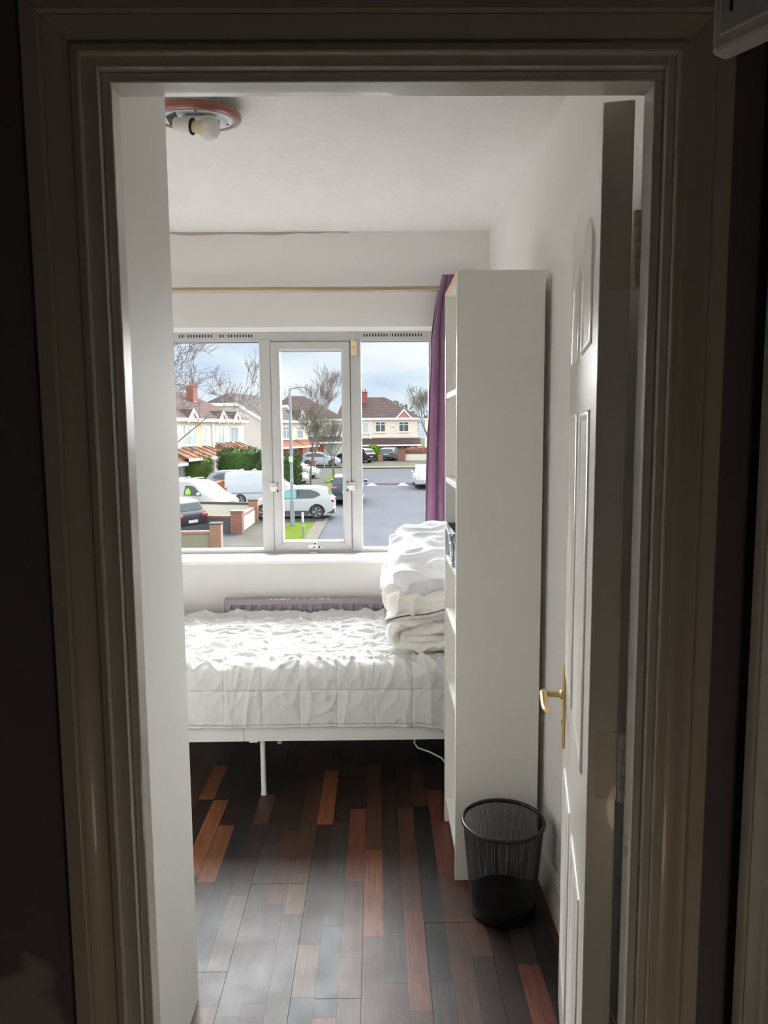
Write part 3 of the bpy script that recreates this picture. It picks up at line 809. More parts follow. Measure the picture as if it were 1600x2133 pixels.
q2 = cushion('folded_quilt', .315, 3.250, .835, .555, .56, .165, E_(3, -2, 1), cream, 'cream quilt with a dark stitched hem in the middle of the bedding pile', 'quilt', 35, wr=.014, p=.36, q=.40)
cushion('pillow', .322, 3.150, .992, .51, .44, .165, E_(21, -4, 3), blueish, 'plump white pillow tilted on top of the bedding pile', 'pillow', 51, sag=.015, wr=.0085)
cushion('pillow', .405, 3.035, .545, .33, .24, .095, E_(18, -8, -6), cream, 'cream pillow end squashed under the folded duvet', 'pillow', 61, wr=.005)
# dark stitched trim along the quilt's lower front edge
b = MB()
for i in range(64):
    t = i/63; x = .040 + .30*t; z = .748 + .052*t**.8 + .004*math.sin(t*9)
    b.box(x, x+.0030, 2.9605, 2.9665, z, z+.0045)
st = b.build('hem_stitching', mat('dark_thread', (.05, .05, .07), .8), None); st['kind'] = 'stuff'
b = MB(); pts = []
for i in range(30):
    t = i/29; pts.append((.034+.33*t, 2.978, .745+.052*t**.8+.004*math.sin(t*9)))
b.tube(pts, [.014]*30, 10); lip = auto(b.build('hem', cream, None))
lip.parent = q2; st.parent = q2
# white cable under the bed
b = MB(); b.tube([(.165, 2.99, .250), (.150, 3.0, .215), (.165, 2.99, .195), (.215, 2.975, .183), (.262, 2.955, .165), (.30, 2.94, .12), (.31, 2.95, .03), (.36, 3.0, .004)], .0035, 8)
tag(auto(b.build('cable', cable_m)), 'thin white cable looping down behind the bed rail', 'cable')

# ================================================================== WASTE BIN (round black mesh)
wb = thing('waste_bin', 'round black wire mesh waste bin beside the bookcase', 'waste bin', (.392, 2.212, 0))
RT, RB_, HB = .1310, .103, .300
b = MB(); b.lathe([(RT-.004+.0060*math.cos(a), HB+.0065*math.sin(a)) for a in [2*PI*k/10 for k in range(11)]], 64, None, (0,0,0), False)
auto(b.build('rim', bin_m, wb), 60)
b = MB(); b.lathe([(0.001, .003), (RB_-.004, .003), (RB_, .006), (RB_+.0025, .050), (RB_+.0015, .050), (RB_-.001, .008), (RB_-.004, .005), (.001, .005)], 64, None, (0,0,0), False)
auto(b.build('base', bin_m, wb), 60)
b = MB(); nw = 150; nr = 88
wt = .0014
for k in range(nw):
    for sg_ in (0,):
        a = 2*PI*k/nw; ca_, sa_ = math.cos(a), math.sin(a)
        r0, r1 = RB_+.001, RT-.004
        tx, ty = -sa_*wt/2, ca_*wt/2
        b.add([(r0*ca_-tx, r0*sa_-ty, .045), (r0*ca_+tx, r0*sa_+ty, .045), (r1*ca_+tx, r1*sa_+ty, HB), (r1*ca_-tx, r1*sa_-ty, HB)], [(0,1,2,3)])
for k in range(nr):
    z = .045 + (HB-.045)*k/nr; rr_ = RB_+.001 + (RT-.004-RB_-.001)*(z-.045)/(HB-.045)
    vs = []; m_ = 96
    for j in range(m_):
        a = 2*PI*j/m_; vs.append((rr_*math.cos(a), rr_*math.sin(a), z)); vs.append((rr_*math.cos(a), rr_*math.sin(a), z+wt))
    b.add(vs, [(2*j, 2*((j+1) % m_), 2*((j+1) % m_)+1, 2*j+1) for j in range(m_)])
mo = b.build('mesh', bin_m, wb, fix=False); mo['kind'] = 'stuff'
b = MB(); a0 = 2*PI*.02
for k in range(9):
    a = -.12 + .055*k
b = MB(); vs = []
for k in range(9):
    a = -.16 + .05*k
    vs += [((RB_+.002)*math.cos(a), (RB_+.002)*math.sin(a), .05), ((RT-.0035)*math.cos(a), (RT-.0035)*math.sin(a), HB)]
b.add(vs, [(2*i, 2*i+2, 2*i+3, 2*i+1) for i in range(8)]); b.build('seam_strip', bin_m, wb, fix=False)

# ================================================================== CEILING LIGHT
cl = thing('ceiling_light', 'round copper rimmed ceiling fitting with its shade missing', 'ceiling light', (-.514, 2.275, 2.4515))
cl.rotation_euler = (math.radians(6.4), 0, 0)
b = MB(); b.lathe([(.120, 0), (.129, -.003), (.1315, -.009), (.1300, -.018), (.125, -.023), (.112, -.025), (.106, -.024), (.104, -.021), (.103, -.012), (.103, 0)], 72, None, (0,0,0), False)
auto(b.build('rim', copper, cl), 50)
b = MB(); b.lathe([(.104, -.022), (.088, -.021), (.080, -.008), (.060, -.003), (.0, -.002)], 48, None, (0,0,0), False)
auto(b.build('dish', dish_m, cl), 50)
b = MB()
n_ = 40
vs = []
X = np.linspace(-.055, .06, 40)[:, None]; T_ = np.linspace(0, 2*PI, 22)[None, :]
Rr = .020*(1-(np.abs(X-.002)/.062)**4)+.002 + .006*pn(X*40, T_*1.2, 3)
b = MB(); b.lathe([(.06, 0), (.06, .0225)], 24, Matrix.Rotation(math.radians(-6.4), 3, 'X'), (0, 0, -.002)); b.build('mounting_plate', plastic, cl)
g = grid('insulation', X + 0*T_, .022+Rr*1.5*np.cos(T_), -.022+Rr*.8*np.sin(T_)+.004*pn(X*50, T_, 5), plastic, cl)
b = MB(); b.box(-.078, -.048, -.028, -.020, -.040, -.012, Matrix.Rotation(math.radians(-25), 3, 'Y')); b.box(-.066, -.054, -.04, .0, -.022, -.018); b.build('clip', mat('dull_steel', (.16, .18, .18), .5, metal=.6), cl)
ax = Vector((.93, -.20, -.17)).normalized(); rot = ax.to_track_quat('Z', 'X').to_matrix()
o0 = Vector((-.052, -.052, -.046))
b = MB(); b.lathe([(.016, 0), (.019, .004), (.019, .040), (.0215, .042), (.0215, .052), (.018, .053)], 28, rot, o0); auto(b.build('lampholder', plastic, cl))
b = MB(); b.lathe([(.0215, .053), (.0225, .054), (.0225, .056), (.0200, .057)], 28, rot, o0); b.build('holder_ring', black_m, cl)
bl = bpy.data.objects.new('light_bulb', None); C.objects.link(bl); bl.parent = cl
b = MB(); b.lathe([(.015, .056), (.016, .062), (.0185, .075), (.0245, .090), (.0290, .098)], 32, rot, o0); auto(b.build('collar', bulb_collar, bl))
b = MB(); b.lathe([(.0290, .098), (.0300, .106), (.0285, .116), (.0235, .126), (.014, .133), (.0005, .135)], 32, rot, o0); auto(b.build('dome', bulb_m, bl), 60)
for a in (.5, 1.9, 3.6, 4.9):
    b = MB(); b.lathe([(.0035, 0), (.0035, .002)], 8, None, (.092*math.cos(a), .092*math.sin(a), -.0235)); b.build('screw_hole', black_m, cl)

# ================================================================== OUTSIDE
def gz(y): return -2.92 + 0.02*max(0.0, y-45)
asphalt = mat('asphalt', (0.074, 0.077, 0.084), 0.8, 0.0, 0.0, noise=(.35, (0.066, 0.069, 0.077), .35, .65))
concrete = mat('concrete_paving', (0.082, 0.079, 0.072), 0.85, 0.0, 0.0, noise=(.9, (0.066, 0.062, 0.055), .35, .7))
drive_m = mat('driveway', (0.062, 0.062, 0.064), 0.85, 0.0, 0.0, noise=(.7, (0.08, 0.08, 0.078), .4, .7))
kerb_m = mat('kerb_concrete', (0.095, 0.088, 0.075), 0.8, 0.0, 0.0)
grass_m = mat('grass', (0.054, 0.080, 0.013), 0.9, 0.0, 0.0, noise=(3, (0.075, 0.105, 0.018), .35, .65), bump=(30, .6, .03))
soil = mat('garden_ground', (0.055, 0.075, 0.035), 0.9, 0.0, 0.0, noise=(1, (.07, .06, .045), .4, .6))
white_road = mat('road_paint', (0.35, 0.35, 0.34), 0.6, 0.0, 0.0)
render_w = mat('cream_render', (0.64, 0.60, 0.50), 0.9, 0.0, 0.0, noise=(1.2, (0.59, 0.56, 0.46), .4, .7))
render_p = mat('pink_render', (0.66, 0.56, 0.47), 0.9, 0.0, 0.0, noise=(1.2, (0.62, 0.52, 0.43), .4, .7))
render_g = mat('grey_render', (0.47, 0.43, 0.41), 0.9, 0.0, 0.0, noise=(.8, (0.43, 0.40, 0.375), .4, .7))
render_y = mat('yellow_render', (0.56, 0.47, 0.30), 0.9, 0.0, 0.0)
trim_w = mat('white_trim', (0.70, 0.70, 0.69), 0.7, spec=.1)
win_glass = mat('far_glass', (0.24, 0.29, 0.30), 0.12, spec=.2)
net_m = mat('net_curtain', (0.42, 0.45, 0.44), 0.7)
dark_glass = mat('car_glass', (0.085, 0.105, 0.112), 0.12, spec=.06)
teal_glass = mat('teal_tinted_glass', (0.16, 0.40, 0.39), 0.12, spec=.1)
rubber = mat('rubber', (0.025, 0.026, 0.028), 0.7)
alloy = mat('alloy', (0.45, 0.46, 0.47), 0.3, metal=.5)
cladding = mat('dark_cladding', (0.045, 0.048, 0.052), 0.5)
lamp_red = mat('red_lamp_lens', (0.45, 0.01, 0.02), 0.2)
lamp_clear = mat('clear_lamp_lens', (0.38, 0.42, 0.43), 0.15)
plate_m = mat('number_plate_white', (0.5, 0.5, 0.48), 0.5)
orange_m = mat('orange_brick', (0.42, 0.12, 0.055), 0.8)
galv = mat('galvanised_steel', (0.22, 0.27, 0.29), 0.5, metal=.2)
bark = mat('pale_bark', (0.145, 0.130, 0.098), 0.9, noise=(5, (0.115, 0.105, 0.085), .4, .6))
bark2 = mat('brown_bark', (0.155, 0.125, 0.115), 0.9)
chimney_m = mat('red_brick_plain', (0.28, 0.085, 0.06), 0.85, noise=(6, (.22, .07, .05), .4, .6))
terra = mat('terracotta_pot', (0.32, 0.16, 0.11), .8)

def brick_material(name, c1, c2, mortar, sc):
    m = bpy.data.materials.new(name); m.use_nodes = True
    t = m.node_tree; b = t.nodes['Principled BSDF']; b.inputs['Roughness'].default_value = .85; b.inputs['Specular IOR Level'].default_value = .1
    co = t.nodes.new('ShaderNodeTexCoord'); br = t.nodes.new('ShaderNodeTexBrick'); mp = t.nodes.new('ShaderNodeMapping')
    mp.inputs['Rotation'].default_value = (PI/2, 0, 0)
    br.inputs['Color1'].default_value = c1 + (1,); br.inputs['Color2'].default_value = c2 + (1,); br.inputs['Mortar'].default_value = mortar + (1,)
    br.inputs['Scale'].default_value = sc; br.inputs['Mortar Size'].default_value = .012
    br.inputs['Brick Width'].default_value = .225; br.inputs['Row Height'].default_value = .075
    t.links.new(co.outputs['Object'], mp.inputs[0]); t.links.new(mp.outputs[0], br.inputs[0]); t.links.new(br.outputs[0], b.inputs['Base Color'])
    MATS[name] = m; return m
brick_red = brick_material('red_brick', (.27, .075, .045), (.20, .062, .042), (.22, .19, .16), 1.0)
brick_tan = brick_material('tan_brick', (.33, .13, .065), (.27, .12, .075), (.26, .23, .18), 1.0)
def tile_material(name, c1, c2, sc):
    m = bpy.data.materials.new(name); m.use_nodes = True
    t = m.node_tree; b = t.nodes['Principled BSDF']; b.inputs['Roughness'].default_value = .85; b.inputs['Specular IOR Level'].default_value = 0
    co = t.nodes.new('ShaderNodeTexCoord'); wv = t.nodes.new('ShaderNodeTexWave'); wv.bands_direction = 'Z'; wv.wave_profile = 'SAW'
    wv.inputs['Scale'].default_value = sc; wv.inputs['Distortion'].default_value = .15
    nz = t.nodes.new('ShaderNodeTexNoise'); nz.inputs['Scale'].default_value = 2.5; nz.inputs['Detail'].default_value = 5
    rr = t.nodes.new('ShaderNodeValToRGB'); rr.color_ramp.elements[0].color = c1 + (1,); rr.color_ramp.elements[1].color = c2 + (1,)
    rr.color_ramp.elements[0].position = .3; rr.color_ramp.elements[1].position = .7
    mx = t.nodes.new('ShaderNodeMixRGB'); mx.blend_type = 'MULTIPLY'; mx.inputs[0].default_value = .35
    t.links.new(co.outputs['Object'], wv.inputs[0]); t.links.new(co.outputs['Object'], nz.inputs[0]); t.links.new(nz.outputs[0], rr.inputs[0])
    t.links.new(rr.outputs[0], mx.inputs[1]); t.links.new(wv.outputs['Color'], mx.inputs[2]); t.links.new(mx.outputs[0], b.inputs['Base Color'])
    MATS[name] = m; return m
tile_br = tile_material('brown_roof_tiles', (.088, .066, .060), (.115, .085, .078), 1.4)
tile_gr = tile_material('grey_roof_tiles', (.088, .080, .074), (.108, .098, .092), 1.4)
tile_or = tile_material('orange_canopy_tiles', (.20, .095, .060), (.27, .13, .075), 1.6)
def leaf_material(name, c1, c2):
    m = mat(name, c1, .9, 0, .1, noise=(4, c2, .35, .65)); return m
leaf_dark = leaf_material('dark_conifer', (.028, .060, .016), (.050, .095, .020))
leaf_mid = leaf_material('mid_green_hedge', (.060, .110, .018), (.10, .15, .03))
leaf_lime = leaf_material('lime_bush', (.085, .19, .012), (.14, .25, .02))

# ---- ground
def strip_mesh_y(name, xs_fn, ys, m, dz=0.0, parent=None, thick=0):
    b = MB(); vs = []
    for y in ys:
        a, c = xs_fn(y); vs += [(a, y, gz(y)+dz), (c, y, gz(y)+dz)]
    n = len(ys)
    b.add(vs, [(2*i, 2*i+1, 2*i+3, 2*i+2) for i in range(n-1)])
    if thick:
        vs = []
        for y in ys:
            a, c = xs_fn(y); vs += [(c, y, gz(y)+dz), (c, y, gz(y)+dz-thick)]
        b.add(vs, [(2*i, 2*i+1, 2*i+3, 2*i+2) for i in range(n-1)])
    return b.build(name, m, parent, fix=False)
ys = [4, 45] + list(range(50, 171, 5))
struct(strip_mesh_y('garden_ground', lambda y: (-70, 70), ys, soil, -.06), 'ground of the gardens')
struct(strip_mesh_y('road', lambda y: (-2.42, 7.0) if y < 62 else (-2.42, 7.0 + (y-62)*3), [4, 45, 50, 55, 60, 62, 66, 70, 74.5], asphalt, -.03), 'grey tarmac road curving away')
struct(strip_mesh_y('footpath', lambda y: (-5.85, -4.15), [4, 45, 60, 75], concrete, .0), 'pale concrete footpath beside the garden walls')
struct(strip_mesh_y('driveway', lambda y: (-16, -5.85), [24, 45, 60, 70], drive_m, -.012), 'dark driveways in front of the houses')
struct(strip_mesh_y('driveway_crossing', lambda y: (-4.15, -2.58), [36.0, 45.0, 46.0], drive_m, .0), 'tarmac crossing over the verge')
struct(strip_mesh_y('far_footpath', lambda y: (-12, 40), [76.6, 86], concrete, .02), 'footpath across the end of the road')
struct(strip_mesh_y('kerb', lambda y: (-2.58, -2.42), [4, 45, 60, 74.5], kerb_m, .03, None, .08), 'concrete kerb')
kb = MB(); kb.add([(-2.58, 74.5, gz(74.5)+.06), (40, 74.5, gz(74.5)+.06), (40, 76.6, gz(76.6)+.06), (-2.58, 76.6, gz(76.6)+.06)], [(0,1,2,3)])
struct(kb.build('far_verge', mat('dry_verge', (.12, .115, .07), .9, 0, 0), None, fix=False), 'narrow verge across the end of the road')
struct(strip_mesh_y('grass_verge', lambda y: (-4.15, -2.98), [29.0, 30, 33, 35.6], grass_m, .035, None, .06), 'bright green grass verge around the lamp post')
struct(strip_mesh_y('verge_edging', lambda y: (-2.98, -2.58), [4, 20, 36.0], kerb_m, .03), 'concrete edging beside the grass')
struct(strip_mesh_y('grass_verge', lambda y: (-3.9, -2.9), [46.5, 52, 56], grass_m, .035), 'grass verge under the bare trees')
struct(strip_mesh_y('grass_verge', lambda y: (-4.1, -3.3), [59, 64, 68], grass_m, .035), 'farther grass verge under the bare trees')
struct(strip_mesh_y('verge_paving', lambda y: (-4.15, -2.58), [4, 29.0], concrete, .0))
struct(strip_mesh_y('verge_paving', lambda y: (-4.15, -2.58), [45.9, 60, 74.5], concrete, -.005))
# speed hump with white arrows
rb = MB(); 
for i in range(6):
    y0 = 57.0 + i*.35; h = .07*math.sin(PI*(i+.5)/6)
    rb.box(-2.4, 7, y0, y0+.35, gz(y0)-.05, gz(y0)-.03+h)
struct(rb.build('speed_hump', mat('hump_asphalt', (.085, .08, .078), .8, 0, 0)), 'low speed hump across the road')
for x in (-.35, 2.05):
    a = MB(); a.add([(x-.42, 56.0, gz(56)+.012), (x+.42, 56.0, gz(56)+.012), (x+.15, 57.6, gz(57.6)+.045), (x-.15, 57.6, gz(57.6)+.045)], [(0,1,2,3)])
    a.box(x-.42, x+.42, 55.98, 56.0, gz(56)-.03, gz(56)+.012)
    tag(a.build('road_marking', white_road), 'white arrow marking on the speed hump, %s' % ('beside the kerb and parked dark car' if x < 0 else 'in front of the oncoming white car'), 'road marking', 'speed hump markings')

# ---- houses
def house(name, label, loc, rz, L, D, eave, ridge, hip0, hip1, wallm, roofm, over=.30, gb=None, end_gable=(0, 0)):
    """facade along local x (0..L) at y=0 facing -y. hip run at each end; end_gable t: 0 full hip, .5 full gable"""
    t = thing(name, label, 'house', loc, rz)
    b = MB(); b.box(0, L, 0, D, -.6, eave)
    rise = ridge - eave; half = D/2 + over
    # gable pieces of wall
    for k, tg_ in enumerate(end_gable):
        if tg_ > 0:
            yt = -over + 2*half*tg_; zt = eave + rise*tg_*2
            x0, x1 = (0.0, .25) if k == 0 else (L-.25, L)
            b.prism([(0, eave-.01), (D, eave-.01), (D-max(0, yt), zt-.12), (max(0, yt), zt-.12)], 'x', x0, x1)
    b.build('wall', wallm, t)
    vs = []; 
    def end(k):
        tg_ = end_gable[k]; s = 1 if k == 0 else -1; xe = -over*s + (0 if k == 0 else L)
        hip = (hip0, hip1)[k]
        yt = -over + 2*half*tg_; zt = eave + rise*tg_*2
        xr = xe + s*hip
        return [(xe, -over, eave), (xe, yt, zt), (xr, D/2, ridge), (xe, D-yt, zt), (xe, D+over, eave)]
    A = end(0); B_ = end(1)
    th = .16
    top = A + B_; n = 10
    fs = [(0, 5, 6, 7, 2, 1), (4, 3, 2, 7, 8, 9), (1, 2, 3), (8, 7, 6)]
    lowv = [(p[0], p[1], p[2]-th) for p in top]
    rf = MB(); rf.add(top + lowv, fs + [tuple(reversed([i+10 for i in f])) for f in fs] + [(0, 1, 11, 10), (1, 3, 13, 11), (3, 4, 14, 13), (5, 15, 16, 6), (6, 16, 18, 8), (8, 18, 19, 9), (0, 10, 15, 5), (4, 9, 19, 14)])
    rf.build('roof', roofm, t, fix=False)
    # fascia, gutter and barge boards
    f2 = MB(); f2.box(-over, L+over, -over-.06, -over, eave-.26, eave-.02); f2.box(-over, L+over, -over, .02, eave-.26, eave-.20)
    f2.build('gutter', trim_w, t)
    for k, tg_ in enumerate(end_gable):
        if tg_ > 0:
            E1 = (A, B_)[k]; f3 = MB(); sx = -.05 if k == 0 else .05
            seg = [(0, 1), (1, 3), (3, 4)] if tg_ < .5 else [(0, 1), (3, 4)]
            for (i, j) in seg:
                p, q_ = Vector(E1[i]), Vector(E1[j])
                x0 = p.x; 
                f3.add([(x0, p.y, p.z-.02), (x0, q_.y, q_.z-.02), (x0, q_.y, q_.z-.32), (x0, p.y, p.z-.32), (x0+sx, p.y, p.z-.02), (x0+sx, q_.y, q_.z-.02), (x0+sx, q_.y, q_.z-.32), (x0+sx, p.y, p.z-.32)],
                       [(0,1,2,3), (7,6,5,4), (0,4,5,1), (3,2,6,7), (0,3,7,4), (1,5,6,2)])
            f3.build('barge_board', trim_w, t)
    return t
def hwin(t, x, z, w_, h_, cols=2, transom=False, y=0, pane=win_glass, net=False, sill=True):
    b = MB(); f = .07; y0 = y-.06
    b.box(x, x+w_, y0, y+.02, z, z+f); b.box(x, x+w_, y0, y+.02, z+h_-f, z+h_); b.box(x, x+f, y0, y+.02, z, z+h_); b.box(x+w_-f, x+w_, y0, y+.02, z, z+h_)
    for k in range(1, cols): b.box(x+w_*k/cols-f/2, x+w_*k/cols+f/2, y0, y+.02, z, z+h_)
    if transom: b.box(x, x+w_, y0, y+.02, z+h_*.68, z+h_*.68+f)
    if sill: b.box(x-.12, x+w_+.12, y-.12, y+.01, z-.10, z)
    o = b.build('window', trim_w, t)
    for k in range(cols):
        q = MB(); q.box(x+w_*k/cols+f*.6, x+w_*(k+1)/cols-f*.6, y-.035, y+.0, z+f*.6, z+h_-f*.6); q.build('pane', net_m if net else pane, o)
    return o
def hbox(t, name, x0, x1, y0, y1, z0, z1, m): return boxes(name, [(x0, x1, y0, y1, z0, z1)], m, t)
def canopy(t, x0, x1, z0, z1, d, m, rip=0):
    b = MB(); k = .45 if rip else 0
    vs = [(x0, -d, z0), (x1, -d, z0), (x1-k, 0, z1), (x0+k, 0, z1), (x0, 0.0, z0), (x1, 0.0, z0)]
    b.add(vs, [(0, 1, 2, 3), (0, 3, 4), (1, 5, 2), (0, 4, 5, 1), (4, 3, 2, 5)])
    o = b.build('canopy_roof', m, t)
    hbox(t, 'fascia', x0-.03, x1+.03, -d-.05, -d+.02, z0-.16, z0+.02, trim_w)
    if rip:
        q = MB(); n = int((x1-x0)/1.1)
        for i in range(1, n):
            x = x0 + (x1-x0)*i/n; q.tube([(x, -d+.02, z0+.03), (x, 0, z1+.03)], .05, 5)
        for p, r1 in (((x0, -d, z0), (x0+k, 0, z1)), ((x1, -d, z0), (x1-k, 0, z1))): q.tube([p, r1], .07, 5)
        q.build('tile_ridges', mat('canopy_joint', (.10, .07, .055), .8) if 'canopy_joint' not in MATS else MATS['canopy_joint'], t)
    return o
def quoins(t, x, m=trim_w, H_=5.2, side=1):
    b = MB(); z = .1; k = 0
    while z < H_-.3:
        w_ = .42 if k % 2 else .26
        b.box(x if side > 0 else x-w_, x+w_ if side > 0 else x, -.03, .3, z, z+.26); z += .34; k += 1
    o = b.build('quoins', m, t); o['kind'] = 'stuff'
def chimney(t, x, y, z0, z1, w_=.9, d_=.6, pots=2):
    c = hbox(t, 'chimney', x-w_/2, x+w_/2, y-d_/2, y+d_/2, z0, z1, chimney_m)
    hbox(t, 'chimney_cap', x-w_/2-.06, x+w_/2+.06, y-d_/2-.06, y+d_/2+.06, z1, z1+.10, chimney_m)
    for k in range(pots):
        b = MB(); b.lathe([(.13, 0), (.11, .30), (.14, .34)], 10, None, (x+(k-(pots-1)/2)*.42, y, z1+.10)); b.build('chimney_pot', terra, t)
def mini_gable(t, x0, x1, z, h_, d_, m, panel=None, out=.35):
    """small gable over a window: two roof slopes with white barge boards"""
    xm = (x0+x1)/2; b = MB()
    for (xa, xb) in ((x0, xm), (x1, xm)):
        b.add([(xa, -out, z), (xb, -out, z+h_), (xb, d_, z+h_), (xa, d_, z), (xa, -out, z-.12), (xb, -out, z+h_-.12), (xb, d_, z+h_-.12), (xa, d_, z-.12)],
              [(0,1,2,3), (4,7,6,5), (0,4,5,1), (1,5,6,2), (2,6,7,3), (3,7,4,0)])
    b.build('gable_roof', m, t)
    f = MB()
    for (xa, xb) in ((x0-.05, xm), (x1+.05, xm)):
        f.add([(xa, -out-.06, z+.02), (xb, -out-.06, z+h_+.04), (xb, -out, z+h_+.04), (xa, -out, z+.02), (xa, -out-.06, z-.24), (xb, -out-.06, z+h_-.24), (xb, -out, z+h_-.24), (xa, -out, z-.24)],
              [(0,1,2,3), (4,7,6,5), (0,4,5,1), (1,5,6,2), (2,6,7,3), (3,7,4,0)])
    f.build('barge_board', trim_w, t)
    p = MB(); p.prism([(x0+.1, z-.15), (x1-.1, z-.15), (xm, z+h_-.15)], 'y', -out+.05, d_*.5); p.build('gable_panel', panel or render_w, t)

# row on the near side: cream house, facade towards the road
A = house('semi_detached_house', 'cream house pair with brown roof, red chimney and tiled porch canopies, behind the white vans', (-16.06, 42.0, gz(50)), math.radians(79.1),
          23.8, 8.0, 5.30, 7.60, 2.5, 3.4, render_w, tile_br)
for (x, w_) in ((3, 1.6), (6.4, 1.0), (9.8, .8), (12.0, 1.8), (15.0, .9), (17.6, 1.7), (20.6, 1.7)):
    hwin(A, x, 3.35, w_, 1.35, 2)
    if w_ > 1.5: mini_gable(A, x-.05, x+w_+.05, 5.15, .80, 1.2, tile_br)
hbox(A, 'pier', 13.9, 14.9, -.04, .1, 2.9, 5.0, render_y)
quoins(A, 10.8); quoins(A, 17.0)
canopy(A, 9.0, 16.6, 2.45, 3.15, 1.7, tile_or, 1); canopy(A, 17.2, 22.8, 2.75, 3.40, 1.5, tile_or, 1); canopy(A, 2.0, 8.7, 2.2, 2.95, 1.7, tile_or, 1)
hwin(A, 9.6, .5, 2.4, 1.55, 4, False, -.5, net_m); hbox(A, 'bay', 9.4, 12.2, -.48, 0, -.3, 2.3, trim_w)
hbox(A, 'porch_pier', 15.7, 16.2, -1.5, -1.0, -.3, 2.35, orange_m); hbox(A, 'porch_pier', 13.1, 13.4, -1.2, -.9, -.3, 2.35, orange_m)
hbox(A, 'front_door', 14.1, 15.1, -.08, .02, -.2, 2.1, chimney_m); hbox(A, 'porch_wall', 13.4, 15.7, -.04, .0, -.3, 2.4, orange_m)
hbox(A, 'front_door', 19.0, 20.0, -.08, .02, -.2, 2.1, orange_m); hwin(A, 20.6, .6, 1.6, 1.4, 2)
hbox(A, 'downpipe', 16.85, 16.97, -.12, -.02, .0, 5.1, trim_w)
chimney(A, 19.2, 2.6, 6.3, 7.95)
for (x, y) in ((12.1, -.15), (17.5, -.15)):
    b = MB(); b.lathe([(.0, .02), (.22, .04), (.36, .10), (.37, .11), (.22, .06), (0, .04)], 16, Matrix.Rotation(math.radians(100), 3, 'X') @ Matrix.Rotation(.5, 3, 'Y'), (x, y-.35, 3.0 + (.12 if x > 15 else 0))); b.tube([(x, y, 2.95), (x, y-.35, 3.0)], .03, 6)
    b.build('satellite_dish', galv, A)

# next block, grey rendered gable end turned to the window
Bh = house('gable_end_house', 'house with a plain grey half-hipped gable end, beyond the hedge', (-10.85, 72.0, gz(72)-.1), math.radians(73.7), 11.8, 8.6, 5.05, 7.75, 1.5, 4.2, render_w, tile_gr, .3, None, (.31, 0))
hbox(Bh, 'end_wall', -.02, .02, 0, 8.6, -.6, 4.95, render_g)
b = MB(); b.prism([(0.05, 4.9), (8.55, 4.9), (5.8, 6.55), (2.8, 6.55)], 'x', -.03, .02); b.build('gable_wall', render_g, Bh)
quoins(Bh, 0, trim_w, 5.0); quoins(Bh, 11.8, trim_w, 5.0, -1)
for x in (1.4, 4.6, 8.4): hwin(Bh, x, 3.1, 1.7, 1.3, 2, True)
mini_gable(Bh, 8.1, 10.4, 5.0, 1.2, 2, tile_gr)
canopy(Bh, .6, 7.3, 2.35, 3.0, 1.4, tile_or); canopy(Bh, 7.6, 11.4, 2.35, 3.0, 1.4, tile_or)
for x in (1.2, 5.0, 8.8): hwin(Bh, x, .5, 1.9, 1.5, 3, False, 0, net_m)
for x in (3.4, 7.3, 10.6): hbox(Bh, 'porch_pier', x, x+.8, -1.1, -.6, -.3, 2.35, orange_m)

# third block: half-hipped gable seen between the bare trees
Ch = house('half_hipped_house', 'house with a cream half-hipped gable end behind the bare street trees', (-8.6, 84.5, gz(84)), math.radians(35), 5.6, 8.0, 5.0, 7.7, 1.3, 3, render_w, tile_br, .3, None, (.30, 0))
for x in (.5, 3.3): hwin(Ch, x, 3.0, 1.5, 1.3, 2, True); hwin(Ch, x, .5, 1.6, 1.4, 3, False, 0, net_m)
hbox(Ch, 'front_door', 2.3, 3.1, -.06, .02, -.2, 2.0, orange_m); canopy(Ch, .3, 5.3, 2.3, 3.0, 1.3, tile_br)

# block facing the window across the end of the road
DX = -4.6; Q = 2.8
Dh = house('facing_house', 'pink and cream house pair facing the window across the road end, with red chimney', (DX, 92.0, gz(88)), math.radians(1.5), 12.6-Q, 9.0, 5.05, 7.75, 1.0, 4.2, render_p, tile_br)
hbox(Dh, 'party_wall_face', 0.0+Q-Q, 6.75-Q, -.03, 0, 0, 4.85, render_w)
hbox(Dh, 'downpipe', 6.7-Q, 6.85-Q, -.12, -.03, 0, 4.9, trim_w)
hwin(Dh, 5.0-Q, 3.15, 1.55, 1.35, 2, False, -.03, net_m); 
hwin(Dh, 7.35-Q, 3.30, 1.25, 1.25, 2, True, 0, dark_glass); hwin(Dh, 10.25-Q, 3.30, 1.25, 1.25, 2, True, 0, dark_glass)
mini_gable(Dh, 9.85-Q, 11.9-Q, 4.95, 1.15, 3.0, tile_br, mat('pink_gable_panel', (.42, .17, .16), .8))
hbox(Dh, 'string_course', 6.85-Q, 12.6-Q, -.05, 0, 2.72, 2.86, trim_w)
b = MB(); b.box(9.3-Q, 9.7-Q, -.15, 0, 3.95, 4.2); b.build('alarm_box', trim_w, Dh, bevel=.03)
canopy(Dh, max(-.2, -.2-Q), 6.8-Q, 1.75, 2.55, 1.3, tile_br); canopy(Dh, max(-.2, 6.8-Q), 12.9-Q, 1.75, 2.55, 1.3, tile_br)
hwin(Dh, 4.4-Q, .35, 2.3, 1.25, 3, False, -.03, net_m); hwin(Dh, 7.9-Q, .30, 1.6, 1.35, 3, True, -.3, net_m); hbox(Dh, 'bay', 7.8-Q, 9.6-Q, -.28, 0, -.3, .3, trim_w)
hbox(Dh, 'brick_panel', 6.9-Q, 7.8-Q, -.06, 0, -.4, 1.75, brick_red); hbox(Dh, 'brick_panel', 9.6-Q, 10.45-Q, -.5, 0, -.4, 1.65, orange_m)
